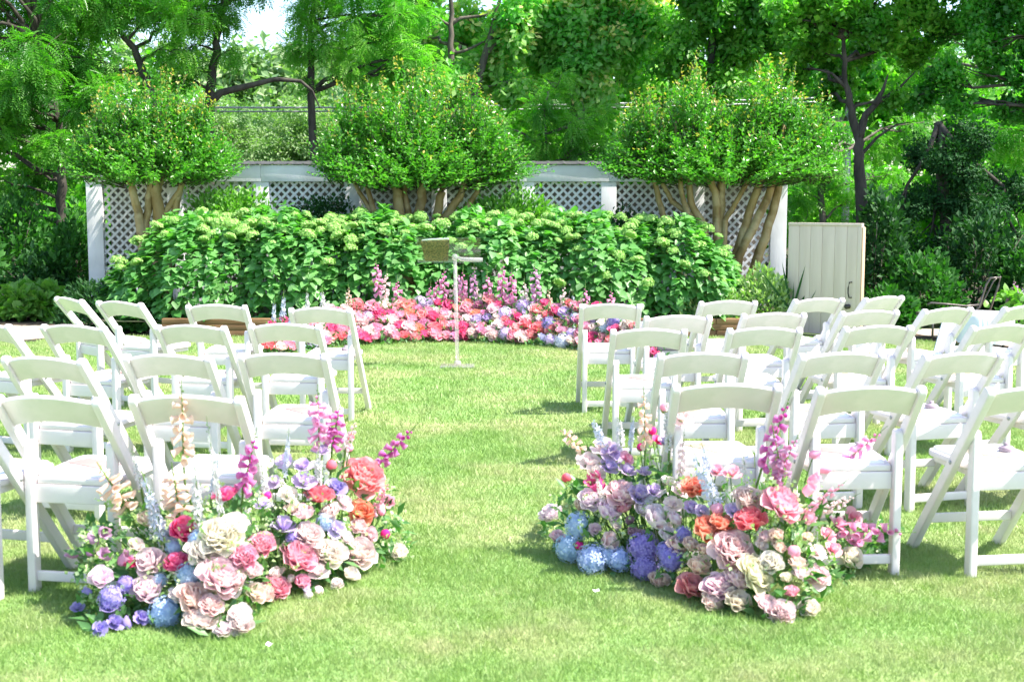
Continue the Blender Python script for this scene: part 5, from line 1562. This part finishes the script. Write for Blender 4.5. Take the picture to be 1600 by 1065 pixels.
# small round table with white cloth
tY = 13.3
tb_ = thing("side_table", (P_(1540, 500, tY)[0], tY, 0), "low table under a white cloth behind the right rows of chairs", "table")
ztab = at(1540, 488, tY).z
mb = MB(); n = 40
vs_ = [(0, 0, ztab)]; fs_ = []
for ring, (rr, zz) in enumerate([(.26, ztab), (.285, ztab - .02), (.29, ztab - .2), (.31, .06)]):
    for i in range(n):
        a = 2*math.pi*i/n
        fold = (0, 0, .012, .03)[ring] * math.cos(a * 9)
        vs_.append(((rr + fold) * math.cos(a), (rr + fold) * math.sin(a), zz))
for i in range(n): fs_.append((0, 1+i, 1+(i+1) % n))
for r2 in range(3):
    for i in range(n):
        a, b2_ = 1 + r2*n + i, 1 + r2*n + (i+1) % n
        fs_.append((a, a+n, b2_+n, b2_))
mb.add(vs_, fs_); props(obj("cloth_cover", mb.mesh("table_cloth", M['cloth'], smooth=True), tb_))
for a in (45, 135, 225, 315):
    mb = MB(); mb.tube([(.2*math.cos(R(a)), .2*math.sin(R(a)), .005), (.2*math.cos(R(a)), .2*math.sin(R(a)), ztab - .01)], .015, 8); obj("leg", mb.mesh("table_leg", M['iron']), tb_)
# pale grey board leaning behind the chairs
bY = 11.4
sgn_ = thing("sign_board", (P_(1475, 550, bY)[0], bY, 0), "plain pale grey board leaning back between the right rows of chairs", "board")
O = Vector(sgn_.location)
qq = [at(1452, 556, bY) - O, at(1485, 560, bY + .1) - O, at(1500, 500, bY + .3) - O, at(1474, 498, bY + .2) - O]
qq[0].z = .01; qq[1].z = .01
mb = MB(); mb.add([tuple(v) for v in qq] + [tuple(v + Vector((.0, .02, .004))) for v in qq], [(0,1,2,3),(7,6,5,4),(0,4,5,1),(1,5,6,2),(2,6,7,3),(3,7,4,0)])
obj("panel", mb.mesh("board_panel", M['panel_grey']), sgn_)
mb = MB(); mb.tube([(qq[2] + qq[3]) / 2 + Vector((0, .03, -.02)), Vector(((qq[0].x + qq[1].x) / 2 + .08, .6, .01))], .01, 6); obj("prop_leg", mb.mesh("board_leg", M['white']), sgn_)
# dark monitor speaker on the lawn
sY = atz(1044, 566, 0).y
spk = thing("floor_speaker", (P_(1044, 560, sY)[0], sY, 0), "small black floor speaker half hidden behind the right chairs", "speaker")
kx = 20 * mpp(sY)
mb = MB(); mb.prism([(-.14, 0), (.14, 0), (.14, .2), (.02, .24), (-.14, .14)], -kx*1.0, kx*1.0); obj("cabinet", mb.mesh("speaker_cabinet", M['speaker'], bevel=.008), spk)
mb = MB(); mb.box(-kx*.85, kx*.85, -.146, -.141, .015, .125); obj("grille", mb.mesh("speaker_grille", M['galv']), spk)
print('tris', sum(len(o.data.loop_triangles) or sum(len(p.vertices)-2 for p in o.data.polygons) for o in bpy.data.objects if o.type=='MESH' and o.data and o.get('kind')!='x' and len(o.data.polygons)>3000) )
print("chairs", nchairs, "objects", len(bpy.data.objects))
